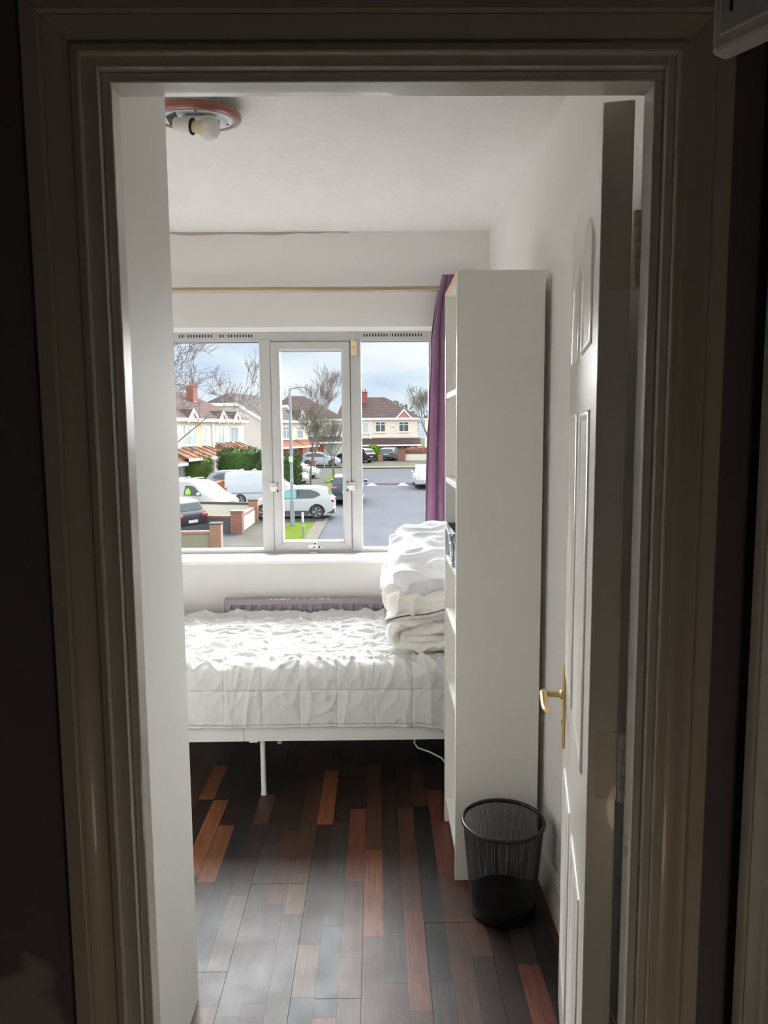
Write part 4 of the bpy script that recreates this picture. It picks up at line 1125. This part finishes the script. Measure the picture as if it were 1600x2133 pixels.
hbox(Dh, 'front_door', 9.75-Q, 10.25-Q, -.56, -.48, -.2, 1.5, chimney_m)
hwin(Dh, 10.6-Q, -.1, 1.9, 1.75, 2, True, -.5, dark_glass, False, False); hbox(Dh, 'porch_side', 12.5-Q, 12.7-Q, -.9, 0, -.4, 1.65, trim_w)
chimney(Dh, 6.0-Q, 3.4, 6.2, 8.3, .9, .6, 2)
b = MB(); b.box(5.3-Q, 7.4-Q, 2.9, 3.1, 6.3, 6.42, Matrix.Rotation(.5, 3, 'Y')); b.build('flashing', trim_w, Dh)
Eh = house('far_house', 'brown roof of a farther house showing past the facing house', (7.0, 106, gz(96)), math.radians(-12), 10, 9, 5.0, 7.6, 3, 4, render_w, tile_br)
hwin(Eh, 2, 3.1, 1.5, 1.2, 2)

# ---- garden walls: pillars, copings, low walls
def pillar(x, y, w_, h_, m, label, cap=kerb_m, capm=.06):
    t = thing('brick_pillar', label, 'pillar', (x, y, gz(y)))
    boxes('shaft', [(-w_/2, w_/2, -w_/2, w_/2, -.1, h_)], m, t)
    b = MB(); b.box(-w_/2-.03, w_/2+.03, -w_/2-.03, w_/2+.03, h_, h_+capm); b.build('cap', cap, t, bevel=.02)
    return t
def lowwall(x0, y0, x1, y1, h_, m, cop, label, th=.2):
    d = Vector((x1-x0, y1-y0)); L_ = d.length
    t = thing('garden_wall', label, 'wall', (x0, y0, gz(y0)), math.atan2(d.y, d.x))
    dz_ = gz(y1)-gz(y0)
    def bar(nm, z0, z1, e, mm):
        b = MB(); b.add([(0, -e, z0), (L_, -e, z0+dz_), (L_, e, z0+dz_), (0, e, z0), (0, -e, z1), (L_, -e, z1+dz_), (L_, e, z1+dz_), (0, e, z1)], [(0,3,2,1), (4,5,6,7), (0,1,5,4), (1,2,6,5), (2,3,7,6), (3,0,4,7)])
        return b.build(nm, mm, t)
    bar('base', -.1, h_, th/2, m); bar('coping', h_, h_+.11, th/2+.03, cop)
pillar(-6.02, 27.6, .42, .98, brick_tan, 'tan brick gate pillar with a pale cap, closest to the window')
pillar(-6.12, 32.4, .50, .92, brick_red, 'broad red brick pillar beside the pale footpath', brick_red)
pillar(-6.03, 36.2, .42, 1.05, brick_tan, 'brick pillar with a pale cap at the front of the white hatchback')
lowwall(-14, 27.2, -6.2, 27.6, .62, mat('cream_wall', (.24, .23, .15), .9), brick_tan, 'low cream garden wall with brick coping, below the dark car')
lowwall(-14, 33.9, -6.2, 32.5, .62, mat('grey_block_wall', (.085, .095, .105), .9), brick_red, 'low grey wall with red brick coping behind the dark car')
lowwall(-6.08, 32.6, -6.03, 36.0, .64, render_w, brick_red, 'cream wall with brick coping between two pillars by the footpath')
lowwall(-14, 38.6, -6.1, 36.6, .80, render_w, kerb_m, 'pale rendered wall behind the nose of the white van')
for (y, h_) in ((49.2, .9), (54, 1.0), (58.5, 1.0), (64.5, 1.0), (70.5, 1.0)):
    pillar(-5.95, y, .45, h_, brick_red, 'red brick gate pillar %s' % {49.2: 'beside the big green bush', 54: 'in front of the parked white cars, first beyond the bush', 58.5: 'second beyond the bush along the path', 64.5: 'between the trunks of the bare trees', 70.5: 'far along the path near the silver car'}[y])
lowwall(-5.95, 52.5, -5.95, 53.8, .55, render_w, brick_red, 'low cream wall along the path beyond the green bush')
lowwall(-5.95, 58.8, -5.95, 64.2, .5, render_w, brick_red, 'low cream wall under the parked white cars')
lowwall(-11.0, 66, -6.2, 66, .9, mat('grey_fence', (.16, .15, .13), .9), kerb_m, 'grey boundary wall beyond the parked white cars')
pillar(.50, 85.7, .55, .9, brick_tan, 'squat brick pillar beside the round lime bush')
pillar(2.95, 86.2, .9, 1.3, brick_red, 'brick pillar at the end of the cream wall across the road')
lowwall(3.4, 86.2, 14, 86.4, .8, render_w, kerb_m, 'cream garden wall under the red shrub across the road')

# ---- shrubs
def shrub(name, label, cat, loc, dim, m, n=2600, leaf=.10, shape='ball', seed=1):
    rn = random.Random(seed); b = MB()
    ico = MB(); nu, nv = 18, 10; vs = []
    def prof(ph): return 1
    for i in range(nv+1):
        v_ = PI*i/nv
        for j in range(nu):
            a = 2*PI*j/nu; k = .86 + .10*rn.random()
            if shape == 'hedge':
                sx = abs(math.cos(a))**.5*(1 if math.cos(a) > 0 else -1)*min(1, math.sin(v_)*1.6); sy = abs(math.sin(a))**.5*(1 if math.sin(a) > 0 else -1)*min(1, math.sin(v_)*1.6)
            else: sx = math.cos(a)*math.sin(v_)**.8; sy = math.sin(a)*math.sin(v_)**.8
            vs.append((dim[0]/2*sx*k, dim[1]/2*sy*k, dim[2]/2*(1+math.cos(v_)*k)))
    ico.add(vs, [(i*nu+j, (i+1)*nu+j, (i+1)*nu+(j+1) % nu, i*nu+(j+1) % nu) for i in range(nv) for j in range(nu)])
    t = thing(name, label, cat, loc)
    auto(ico.build('foliage_mass', m, t), 80)
    for _ in range(n):
        v_ = math.acos(rn.uniform(-1, 1)); a = rn.uniform(0, 2*PI)
        if shape == 'hedge':
            sx = abs(math.cos(a))**.5*(1 if math.cos(a) > 0 else -1)*min(1, math.sin(v_)*1.6); sy = abs(math.sin(a))**.5*(1 if math.sin(a) > 0 else -1)*min(1, math.sin(v_)*1.6)
        else: sx = math.cos(a)*math.sin(v_)**.8; sy = math.sin(a)*math.sin(v_)**.8
        k = rn.uniform(.88, 1.06)
        p = Vector((dim[0]/2*sx*k, dim[1]/2*sy*k, dim[2]/2*(1+math.cos(v_)*k)))
        if shape == 'hedge' and p.z > dim[2]*.7: p.z += .22*rn.random()*abs(math.sin(p.x*9+p.y*7))
        d1 = Vector((rn.uniform(-1, 1), rn.uniform(-1, 1), rn.uniform(.2, 1.2))).normalized()*leaf*rn.uniform(.7, 1.5); d2 = d1.cross(Vector((rn.uniform(-1, 1), rn.uniform(-1, 1), 0))).normalized()*leaf*.4
        b.add([p-d2, p+d2, p+d1], [(0, 1, 2)])
    o = b.build('leaves', m, t, fix=False); o['kind'] = 'stuff'
    return t
shrub('conifer_hedge', 'dark green clipped conifer hedge behind the orange car', 'hedge', (-9.75, 53.6, gz(53)), (3.2, 1.6, 3.0), leaf_dark, 3200, .14, 'hedge', 1)
shrub('hedge', 'lighter yellow-green hedge beside the red porch', 'hedge', (-12.75, 53.0, gz(53)), (1.9, 1.4, 2.5), leaf_mid, 1800, .12, 'hedge', 2)
shrub('bush', 'large dark green bush behind the street lamp', 'bush', (-6.25, 51.0, gz(50)), (2.1, 2.4, 2.7), leaf_dark, 3000, .14, 'hedge', 3)
shrub('bush', 'small green bush showing between the window mullion and the van roof', 'bush', (-8.15, 51.7, gz(50)), (1.0, 1.0, 2.1), leaf_dark, 1100, .13, 'ball', 4)
shrub('round_bush', 'round lime green bush across the road between two parked cars', 'bush', (-.32, 87.1, gz(87)), (1.6, 1.6, 1.8), leaf_lime, 1800, .12, 'ball', 5)
red_leaf = mat('red_leaves', (.26, .07, .06), .85, noise=(5, (.16, .10, .05), .35, .6))
shrub('red_shrub', 'reddish shrub spilling over the cream wall across the road', 'shrub', (4.7, 87.35, gz(87)+.3), (3.2, 1.2, 1.3), red_leaf, 1500, .10, 'ball', 6)

# ---- bare trees
def tree(name, label, loc, H_, spread, m, seed, trunk=.12, depth=6, lean=(0, 0), first=.3, nb=3, minr=.006, up=.35, keep=None):
    rn = random.Random(seed); t = thing(name, label, 'tree', loc)
    tr = MB(); br = MB()
    def grow(p, d, l, r_, k):
        n = 3; pts = [p]; q = p.copy(); dd = d.copy()
        for i in range(n):
            dd = (dd + Vector((rn.uniform(-.16, .16), rn.uniform(-.16, .16), rn.uniform(-.06, .14)))).normalized(); q = q + dd*l/n; pts.append(q.copy())
        r1 = max(minr, r_*.62)
        rad_ = [r_ + (r1-r_)*i/n for i in range(n+1)]
        (tr if k == 0 else br).tube(pts, rad_, 7 if k == 0 else (5 if k < 3 else 3), False)
        if k >= depth: return
        for c in range(nb if k else nb+1):
            f_ = rn.uniform(.45, 1.0) if k else rn.uniform(.7, 1)
            idx = min(n-1, int(f_*n)); pp = pts[idx].lerp(pts[idx+1], f_*n-idx)
            a = rn.uniform(0, 2*PI); ax_ = dd.orthogonal().normalized(); ax_.rotate(Matrix.Rotation(a, 3, dd))
            nd = (dd*rn.uniform(.55, 1.0) + ax_*rn.uniform(.5, 1.0)*spread + Vector((0, 0, up*.5))).normalized()
            grow(pp, nd, l*rn.uniform(.62, .86), r1*rn.uniform(.6, .95), k+1)
    d0 = Vector((lean[0], lean[1], 1)).normalized()
    grow(Vector((0, 0, 0)), d0, H_*first, trunk, 0)
    auto(tr.build('trunk', m, t, fix=False), 60)
    o = br.build('branches', m, t, fix=False); o['kind'] = 'stuff'
    return t
tree('bare_tree', 'tall bare tree whose twigs spread over the cream houses', (-6.7, 24.0, gz(24)), 9.6, .85, bark2, 4, .15, 7, (.02, 0), .36, 3, .008, .35)
tree('bare_tree', 'bare young street tree with pale bark, in front of the half-hipped house', (-5.05, 57.0, gz(57)), 6.2, .62, bark, 9, .10, 6, (0, 0), .34, 3, .010, .5)
tree('bare_tree', 'bare street tree behind the dark car on the road', (-3.55, 62.5, gz(62)), 6.0, .60, bark, 14, .10, 6, (.02, 0), .32, 3, .010, .5)
tree('bare_tree', 'tall bare tree rising behind the rooftops', (-8.2, 104, gz(95)), 11.5, .60, bark2, 23, .22, 6, (0, 0), .36, 3, .016, .5)
tree('bare_tree', 'bare tree growing by the facing house next to the purple curtain', (6.1, 80, gz(80)), 9.5, .55, bark, 31, .14, 6, (-.02, 0), .32, 3, .012, .5)
tree('bare_tree', 'small bare tree low between the two rooflines', (-14.0, 108, gz(95)), 8.5, .6, bark2, 41, .2, 5, (0, 0), .38, 3, .016, .4)

# ---- street furniture
sl = thing('street_lamp', 'tall grey steel street lamp standing in the grass verge', 'street lamp', (-3.93, 34.4, gz(34)))
b = MB(); b.tube([(0, 0, 0), (0, 0, 1.2), (0, 0, 1.21), (0, 0, 6.35)], [.105, .100, .080, .055], 12); auto(b.build('pole', galv, sl))
b = MB(); b.tube([(0, 0, 6.28), (.06, 0, 6.36), (.28, 0, 6.40), (.42, 0, 6.41)], [.06, .045, .035, .03], 8); b.tube([(.06, 0, 6.40), (.06, 0, 6.47)], .025, 6); auto(b.build('bracket_arm', galv, sl))
b = MB(); b.box(.34, .78, -.10, .10, 6.385, 6.43); b.build('lantern', galv, sl, bevel=.015)
b = MB(); b.box(-.10, .10, -.115, -.10, 3.0, 3.25); b.build('small_notice', plate_m, sl)
b = MB(); b.box(-.075, .075, -.1, 0.0, 2.05, 2.2); b.build('access_band', galv, sl)
for (x, y, h_, lab, nm) in ((-3.10, 30.9, 1.0, 'short white topped marker post standing in the grass', 'marker_post'), (-2.78, 28.0, .82, 'plain grey post close to the window beside the kerb', 'marker_post'), (-4.25, 61.0, 2.4, 'slim grey sign pole beside the path near the bare trees', 'sign_pole')):
    t = thing(nm, lab, 'post', (x, y, gz(y)))
    b = MB(); b.tube([(0, 0, 0), (0, 0, h_)], .04, 8); auto(b.build('post', galv, t))
    if nm == 'marker_post':
        b = MB(); b.tube([(0, 0, h_*.62 if x < -3 else h_-.03), (0, 0, h_+.02)], .052 if x < -3 else .045, 8); auto(b.build('top_band', plate_m if x < -3 else galv, t))

# ---- cars
def fill(poly, grid_=.16):
    n = len(poly); pts = [Vector(p) for p in poly]
    xs = [p.x for p in pts]; zs = [p.y for p in pts]
    def inside(x, y):
        c = False; j = n-1
        for i in range(n):
            if (poly[i][1] > y) != (poly[j][1] > y) and x < (poly[j][0]-poly[i][0])*(y-poly[i][1])/(poly[j][1]-poly[i][1])+poly[i][0]: c = not c
            j = i
        return c
    extra = []
    x = min(xs)+grid_*.5
    while x < max(xs):
        y = min(zs)+grid_*.5
        while y < max(zs):
            if inside(x, y) and min((Vector((x, y))-p).length for p in pts) > grid_*.45: extra.append(Vector((x, y)))
            y += grid_
        x += grid_
    res = delaunay_2d_cdt(pts+extra, [], [list(range(n))], 1, 1e-5)
    return [(v.x, v.y) for v in res[0]], [tuple(f) for f in res[2]]
def arc(cx, cz, r_, a0, a1, n=9): return [(cx + r_*math.cos(a0+(a1-a0)*i/(n-1)), cz + r_*math.sin(a0+(a1-a0)*i/(n-1))) for i in range(n)]
KINDS = {
 'suv': dict(L=4.38, H=1.60, W=1.82, wr=.345, wx=(1.36, -1.32), belt=1.02,
     top=[(-2.10, .42), (-2.18, .62), (-2.17, .86), (-2.10, 1.02), (-1.98, 1.10), (-1.80, 1.42), (-1.66, 1.52), (-1.2, 1.585), (-.4, 1.60), (.15, 1.55), (1.02, 1.07), (1.45, 1.0), (1.95, .88), (2.14, .72), (2.18, .48), (2.12, .30)],
     side=[(-1.52, 1.20), (-1.15, 1.05), (.92, 1.02), (.75, 1.13), (.22, 1.43), (-.4, 1.49), (-1.0, 1.47), (-1.35, 1.36)]),
 'hatch': dict(L=4.2, H=1.46, W=1.76, wr=.31, wx=(1.30, -1.25), belt=.94,
     top=[(-1.98, .36), (-2.06, .55), (-2.06, .80), (-1.98, .94), (-1.62, 1.34), (-1.35, 1.42), (-.5, 1.46), (.1, 1.40), (.95, .98), (1.45, .88), (1.90, .74), (2.04, .55), (2.0, .28)],
     side=[(-1.55, 1.10), (-1.3, .97), (.85, .94), (.65, 1.06), (.12, 1.32), (-.5, 1.36), (-1.2, 1.30)]),
 'van': dict(L=5.0, H=2.0, W=1.98, wr=.35, wx=(1.62, -1.40), belt=1.22,
     top=[(-2.44, .45), (-2.48, .8), (-2.46, 1.9), (-2.38, 1.98), (-.5, 2.02), (.55, 1.98), (1.0, 1.80), (1.62, 1.28), (2.20, 1.08), (2.46, .84), (2.50, .50), (2.42, .30)],
     side=[(.30, 1.22), (1.42, 1.20), (1.36, 1.34), (.98, 1.68), (.78, 1.76), (.38, 1.76)]),
}
def car(name, label, x, y, heading, kind, paint, cat='car', detail=2, rack=False, sidem=None, s=1.0, dz=0):
    K = KINDS[kind]; t = thing(name, label, cat, (x, y, gz(y)+.0+dz), heading); t.scale = s if isinstance(s, tuple) else (s, s, s)
    top = K['top']; wr = K['wr']; zb = .24; belt = K['belt']; Wd = K['W']/2; Hh = K['H']; Lh = K['L']/2
    aw = wr+.045
    bottom = []
    for cx in sorted(K['wx'], reverse=True):
        bottom += [(cx+aw, zb)] + arc(cx, wr, aw, -.25, PI+.25, 11) + [(cx-aw, zb)]
    poly = top + bottom
    def wf(px, pz):
        k = Wd
        if pz > belt: k -= (.20 if kind != 'van' else .12)*(pz-belt)/(Hh-belt)*1.0
        if pz < .45: k -= .04*(.45-pz)/.2
        e_ = max(0, (abs(px)-Lh*.72)/(Lh*.28)); k -= .16*e_**2.2 if px > 0 else .09*e_**2.2
        return k
    v2, f2 = fill(poly)
    b = MB(); n = len(v2)
    b.add([(p[0], wf(*p), p[1]) for p in v2] + [(p[0], -wf(*p), p[1]) for p in v2], f2 + [tuple(reversed([i+n for i in f])) for f in f2])
    m_ = len(poly)
    for i in range(m_):
        p, q = poly[i], poly[(i+1) % m_]; hp = wf(*p); hq = wf(*q); k = len(b.v); cn = 4
        vs = [(p[0], -hp + 2*hp*j/cn, p[1]) for j in range(cn+1)] + [(q[0], -hq + 2*hq*j/cn, q[1]) for j in range(cn+1)]
        b.add(vs, [(j, j+1, j+cn+2, j+cn+1) for j in range(cn)])
    bm = bmesh.new(); me = bpy.data.meshes.new('body'); me.from_pydata([tuple(p) for p in b.v], [], b.f); bm.from_mesh(me)
    bmesh.ops.remove_doubles(bm, verts=bm.verts[:], dist=.002); bmesh.ops.recalc_face_normals(bm, faces=bm.faces[:]); bm.to_mesh(me); bm.free(); me.materials.append(paint)
    o = bpy.data.objects.new('body', me); C.objects.link(o); o.parent = t; auto(o, 38)
    sp = K['side']; sv, sf = fill(sp, .2)
    for sg_ in (1, -1):
        q = MB(); q.add([(p[0], sg_*(wf(*p)+.012), p[1]) for p in sv], sf); q.build('side_window', sidem or dark_glass, t, fix=False)
    if kind != 'van':
        for sg_ in (1, -1):
            q = MB(); xb = -.38
            q.box(xb-.03, xb+.03, sg_*(wf(xb, 1.2)+.0) - .02, sg_*(wf(xb, 1.2))+.02, belt+.01, K['side'][5][1]-.02, ); q.build('door_pillar', cladding, t)
    # windscreen and rear window from the profile
    def between(za, zb_, front):
        r_ = [p for p in top if (p[0] > 0) == front]
        return r_
    if kind == 'suv': ws = ((.15, 1.55), (1.02, 1.07)); rw = ((-1.98, 1.10), (-1.80, 1.42))
    elif kind == 'hatch': ws = ((.1, 1.40), (.95, .98)); rw = ((-1.98, .94), (-1.62, 1.34))
    else: ws = ((1.0, 1.80), (1.62, 1.28)); rw = ((-2.47, 1.2), (-2.46, 1.8))
    for nm, (p, q_), sg_ in (('windscreen', ws, 1), ('rear_window', rw, -1)):
        p = Vector(p); q_ = Vector(q_); d = (q_-p); nrm = Vector((-d.y, d.x)).normalized()
        if nrm.x*sg_ < 0: nrm = -nrm
        a0 = p + d*.05 + nrm*.014; a1 = p + d*.95 + nrm*.014
        h0 = wf(*p)-.09; h1 = wf(*q_)-.09
        q = MB(); q.add([(a0.x, -h0, a0.y), (a0.x, h0, a0.y), (a1.x, h1, a1.y), (a1.x, -h1, a1.y)], [(0, 1, 2, 3)]); q.build(nm, dark_glass, t, fix=False)
    # wheels
    for cx in K['wx']:
        for sg_ in (1, -1):
            q = MB(); rot_ = Matrix.Rotation(-PI/2*sg_, 3, 'X'); o_ = (cx, sg_*(Wd-.22), wr)
            q.lathe([(wr-.03, 0), (wr, .02), (wr, .17), (wr-.03, .20), (wr*.70, .20), (wr*.66, .175)], 24, rot_, o_); wh = q.build('wheel', rubber, t); auto(wh, 50)
            q = MB(); q.lathe([(wr*.69, .18), (wr*.64, .197), (wr*.60, .16), (.0, .15)], 24, rot_, o_, False)
            for k in range(5):
                a = 2*PI*k/5
                for da in (-.16, .16):
                    c1 = Vector((math.cos(a)*.05, math.sin(a)*.05, .185)); c2 = Vector((math.cos(a+da)*wr*.63, math.sin(a+da)*wr*.63, .19))
                    q.tube([Vector(o_) + rot_ @ c1, Vector(o_) + rot_ @ c2], .017, 4)
            q.build('rim', alloy if detail > 1 else MATS.get('dull_rim') or mat('dull_rim', (.25, .26, .27), .4), wh)
            if kind == 'suv' and detail > 1:
                q = MB(); pts_ = arc(cx, wr, aw+.03, .02, PI-.02, 13); ar = MB()
                for i in range(12):
                    (xa, za), (xb2, zb2) = pts_[i], pts_[i+1]; ia = arc(cx, wr, aw-.012, .02, PI-.02, 13)
                    ya = sg_*(wf(xa, za)+.012)
                    ar.add([(xa, ya, za), (xb2, ya, zb2), (ia[i+1][0], ya, ia[i+1][1]), (ia[i][0], ya, ia[i][1]), ], [(0, 1, 2, 3)])
                ar.build('wheel_arch_trim', cladding, t, fix=False)
    if kind == 'suv':
        q = MB()
        for sg_ in (1, -1): q.box(K['wx'][1]+aw, K['wx'][0]-aw, sg_*(Wd-.05)-.03, sg_*(Wd-.05)+.055*1, .20, .42)
        q.box(-2.20, -1.70, -.80, .80, .26, .50); q.build('sill_cladding', cladding, t)
    if kind == 'van':
        q = MB(); q.box(2.16, 2.53, -.86, .86, .26, .50); q.box(1.98, 2.30, .80, .955, .24, .50); q.box(1.98, 2.30, -.955, -.80, .24, .50); q.build('bumper', cladding, t, bevel=.04)
        q = MB(); q.box(2.44, 2.505, -.42, .42, .62, .86); g_ = q.build('grille', cladding, t, bevel=.02)
        for k in range(3):
            q = MB(); q.box(2.50, 2.512, -.38, .38, .66+k*.065, .68+k*.065); q.build('grille_bar', alloy, g_)
        q = MB()
        for sg_ in (1, -1): q.box(-2.2, .1, sg_*(Wd+.004)-.006, sg_*(Wd+.004)+.006, .78, .81)
        q.build('side_moulding', cladding, t)
    # lamps, plates, mirrors
    zf = {'suv': .80, 'hatch': .70, 'van': .94}[kind]; xf = {'suv': 2.0, 'hatch': 1.92, 'van': 2.22}[kind]
    for sg_ in (1, -1):
        yw = wf(xf, zf)
        q = MB(); q.add([(xf+.14, sg_*(yw-.28), zf-.02), (xf+.16, sg_*(yw-.20), zf-.14), (xf-.28, sg_*(yw+.035), zf+.02), (xf-.34, sg_*(yw+.03), zf+.15), (xf-.05, sg_*(yw-.15), zf+.12)], [(0, 1, 2, 3, 4)] if sg_ > 0 else [(4, 3, 2, 1, 0)])
        q.build('headlight', lamp_clear, t, fix=False, )
        q = MB(); zr = {'suv': .90, 'hatch': .78, 'van': 1.0}[kind]; xr = -Lh*.985; yr = wf(xr, zr)
        hh = .10 if kind == 'suv' else .2
        q.box(xr-.035, xr+.24, sg_*(yr-.12)-.15, sg_*(yr-.12)+.15, zr-hh*.6, zr+hh*.7); q.build('tail_light', lamp_red, t, bevel=.02)
        q = MB(); mx_ = .72 if kind != 'van' else 1.30; q.box(mx_-.06, mx_+.08, sg_*(wf(mx_, belt)+.10)-.10, sg_*(wf(mx_, belt)+.10)+.08, belt+.02, belt+.17); q.build('door_mirror', paint, t, bevel=.03)
    q = MB(); q.box(-Lh-.01, -Lh+.05, -.26, .26, .62, .74); q.build('number_plate', plate_m, t)
    q = MB(); q.box(Lh-.02, Lh+.012, -.26, .26, .40, .51); q.build('number_plate', plate_m, t)
    if rack:
        for rx in (-1.5, -.6, .3):
            q = MB(); q.tube([(rx, -.75, Hh+.0), (rx, -.75, Hh+.12), (rx, .75, Hh+.12), (rx, .75, Hh)], .028, 6); q.build('roof_bar', galv, t)
    return t
def paint(name, col, rough=.3): return mat(name, col, rough, 0, .12)
white_p = paint('white_car_paint', (.44, .445, .44)); white2 = paint('cool_white_paint', (.41, .43, .46)); black_p = paint('black_car_paint', (.030, .028, .034))
orange_p = paint('orange_car_paint', (.34, .085, .016)); silver_p = paint('silver_car_paint', (.22, .25, .27)); navy_p = paint('dark_blue_car_paint', (.05, .075, .105)); grey_p = paint('blue_grey_car_paint', (.12, .17, .20))
car('crossover_car', 'white crossover with teal tinted front window and black wheel arches, parked across the path', -4.32, 38.0, PI, 'suv', white_p)
c_ = bpy.data.objects['crossover_car']
q = MB(); K_ = KINDS['suv']; q.add([(.55, .920, 1.05), (-.30, .930, 1.05), (-.30, .850, 1.44), (.22, .850, 1.41), (.55, .872, 1.28)], [(0, 1, 2, 3, 4)]); q.build('front_side_glass', teal_glass, c_, fix=False)
car('van', 'white van with black bumper and a lime jacket in its window, nose towards the footpath', -9.95, 39.7, math.radians(-24), 'van', white_p, 'van', 2, True, s=(1.0, 1.0, .92))
v_ = bpy.data.objects['van']
q = MB(); q.add([(.40, -1.010, 1.26), (.74, -1.010, 1.26), (.76, -.985, 1.46), (.60, -.968, 1.64), (.44, -.980, 1.54)], [(0, 1, 2, 3, 4)]); q.build('lime_jacket', mat('hi_vis_lime', (.30, .60, .06), .7), v_, fix=False)
car('panel_van', 'plain white panel van with roof bars, behind the street lamp', -6.80, 44.5, 0, 'van', white2, 'van', 2, True, s=(.87, .95, 1.0))
car('car', 'dark car with red tail lights seen from behind, in the drive closest to the window', -9.55, 32.1, math.radians(148), 'suv', black_p, 'car', 2)
car('car', 'orange car parked behind the two white vans', -8.75, 47.2, math.radians(184), 'suv', orange_p, 'car', 2, s=1.04, dz=.12)
car('car', 'silver car roof showing above the panel van', -9.0, 49.4, 0, 'hatch', silver_p, 'car', 1, s=1.12, dz=.12)
car('car', 'dark blue car parked at the kerb with red tail lights, beside the window mullion', -1.75, 46.5, math.radians(90), 'suv', navy_p, 'car', 2, s=1.06)
car('car', 'white car with black roof panel parked beyond the dark bush', -7.3, 58.5, math.radians(-25), 'hatch', white_p, 'car', 1)
car('car', 'white car parked beyond the first white car, by the brick pillars', -7.0, 64.0, math.radians(-20), 'hatch', white2, 'car', 1)
car('car', 'silver white saloon parked far along the path behind the tree trunks', -5.9, 79.0, math.radians(-5), 'hatch', white2, 'car', 1)
car('car', 'black car parked across the road beside the lime bush, pink-red lamp cluster', -2.3, 84.4, math.radians(145), 'suv', black_p, 'car', 1)
car('car', 'blue-grey hatchback parked across the road in front of the bay window', 1.80, 88.9, math.radians(72), 'hatch', grey_p, 'car', 1)
car('car', 'white oncoming car on the road beside the purple curtain', 3.75, 55.6, math.radians(-90), 'hatch', white_p, 'car', 1, s=1.08)
# distant wooded hill line behind the roofs
for i, (x, y, h_, w_) in enumerate(((14, 118, 9.0, 12), (2, 125, 8.0, 10))):
    shrub('distant_trees', ['pale distant tree clump behind the facing house by the curtain', 'low distant tree clump behind the roof ridge'][i], 'trees', (x, y, gz(95)), (w_, 5, h_), mat('distant_foliage', (.12, .12, .075), .9), 900, .5, 'ball', 20+i)
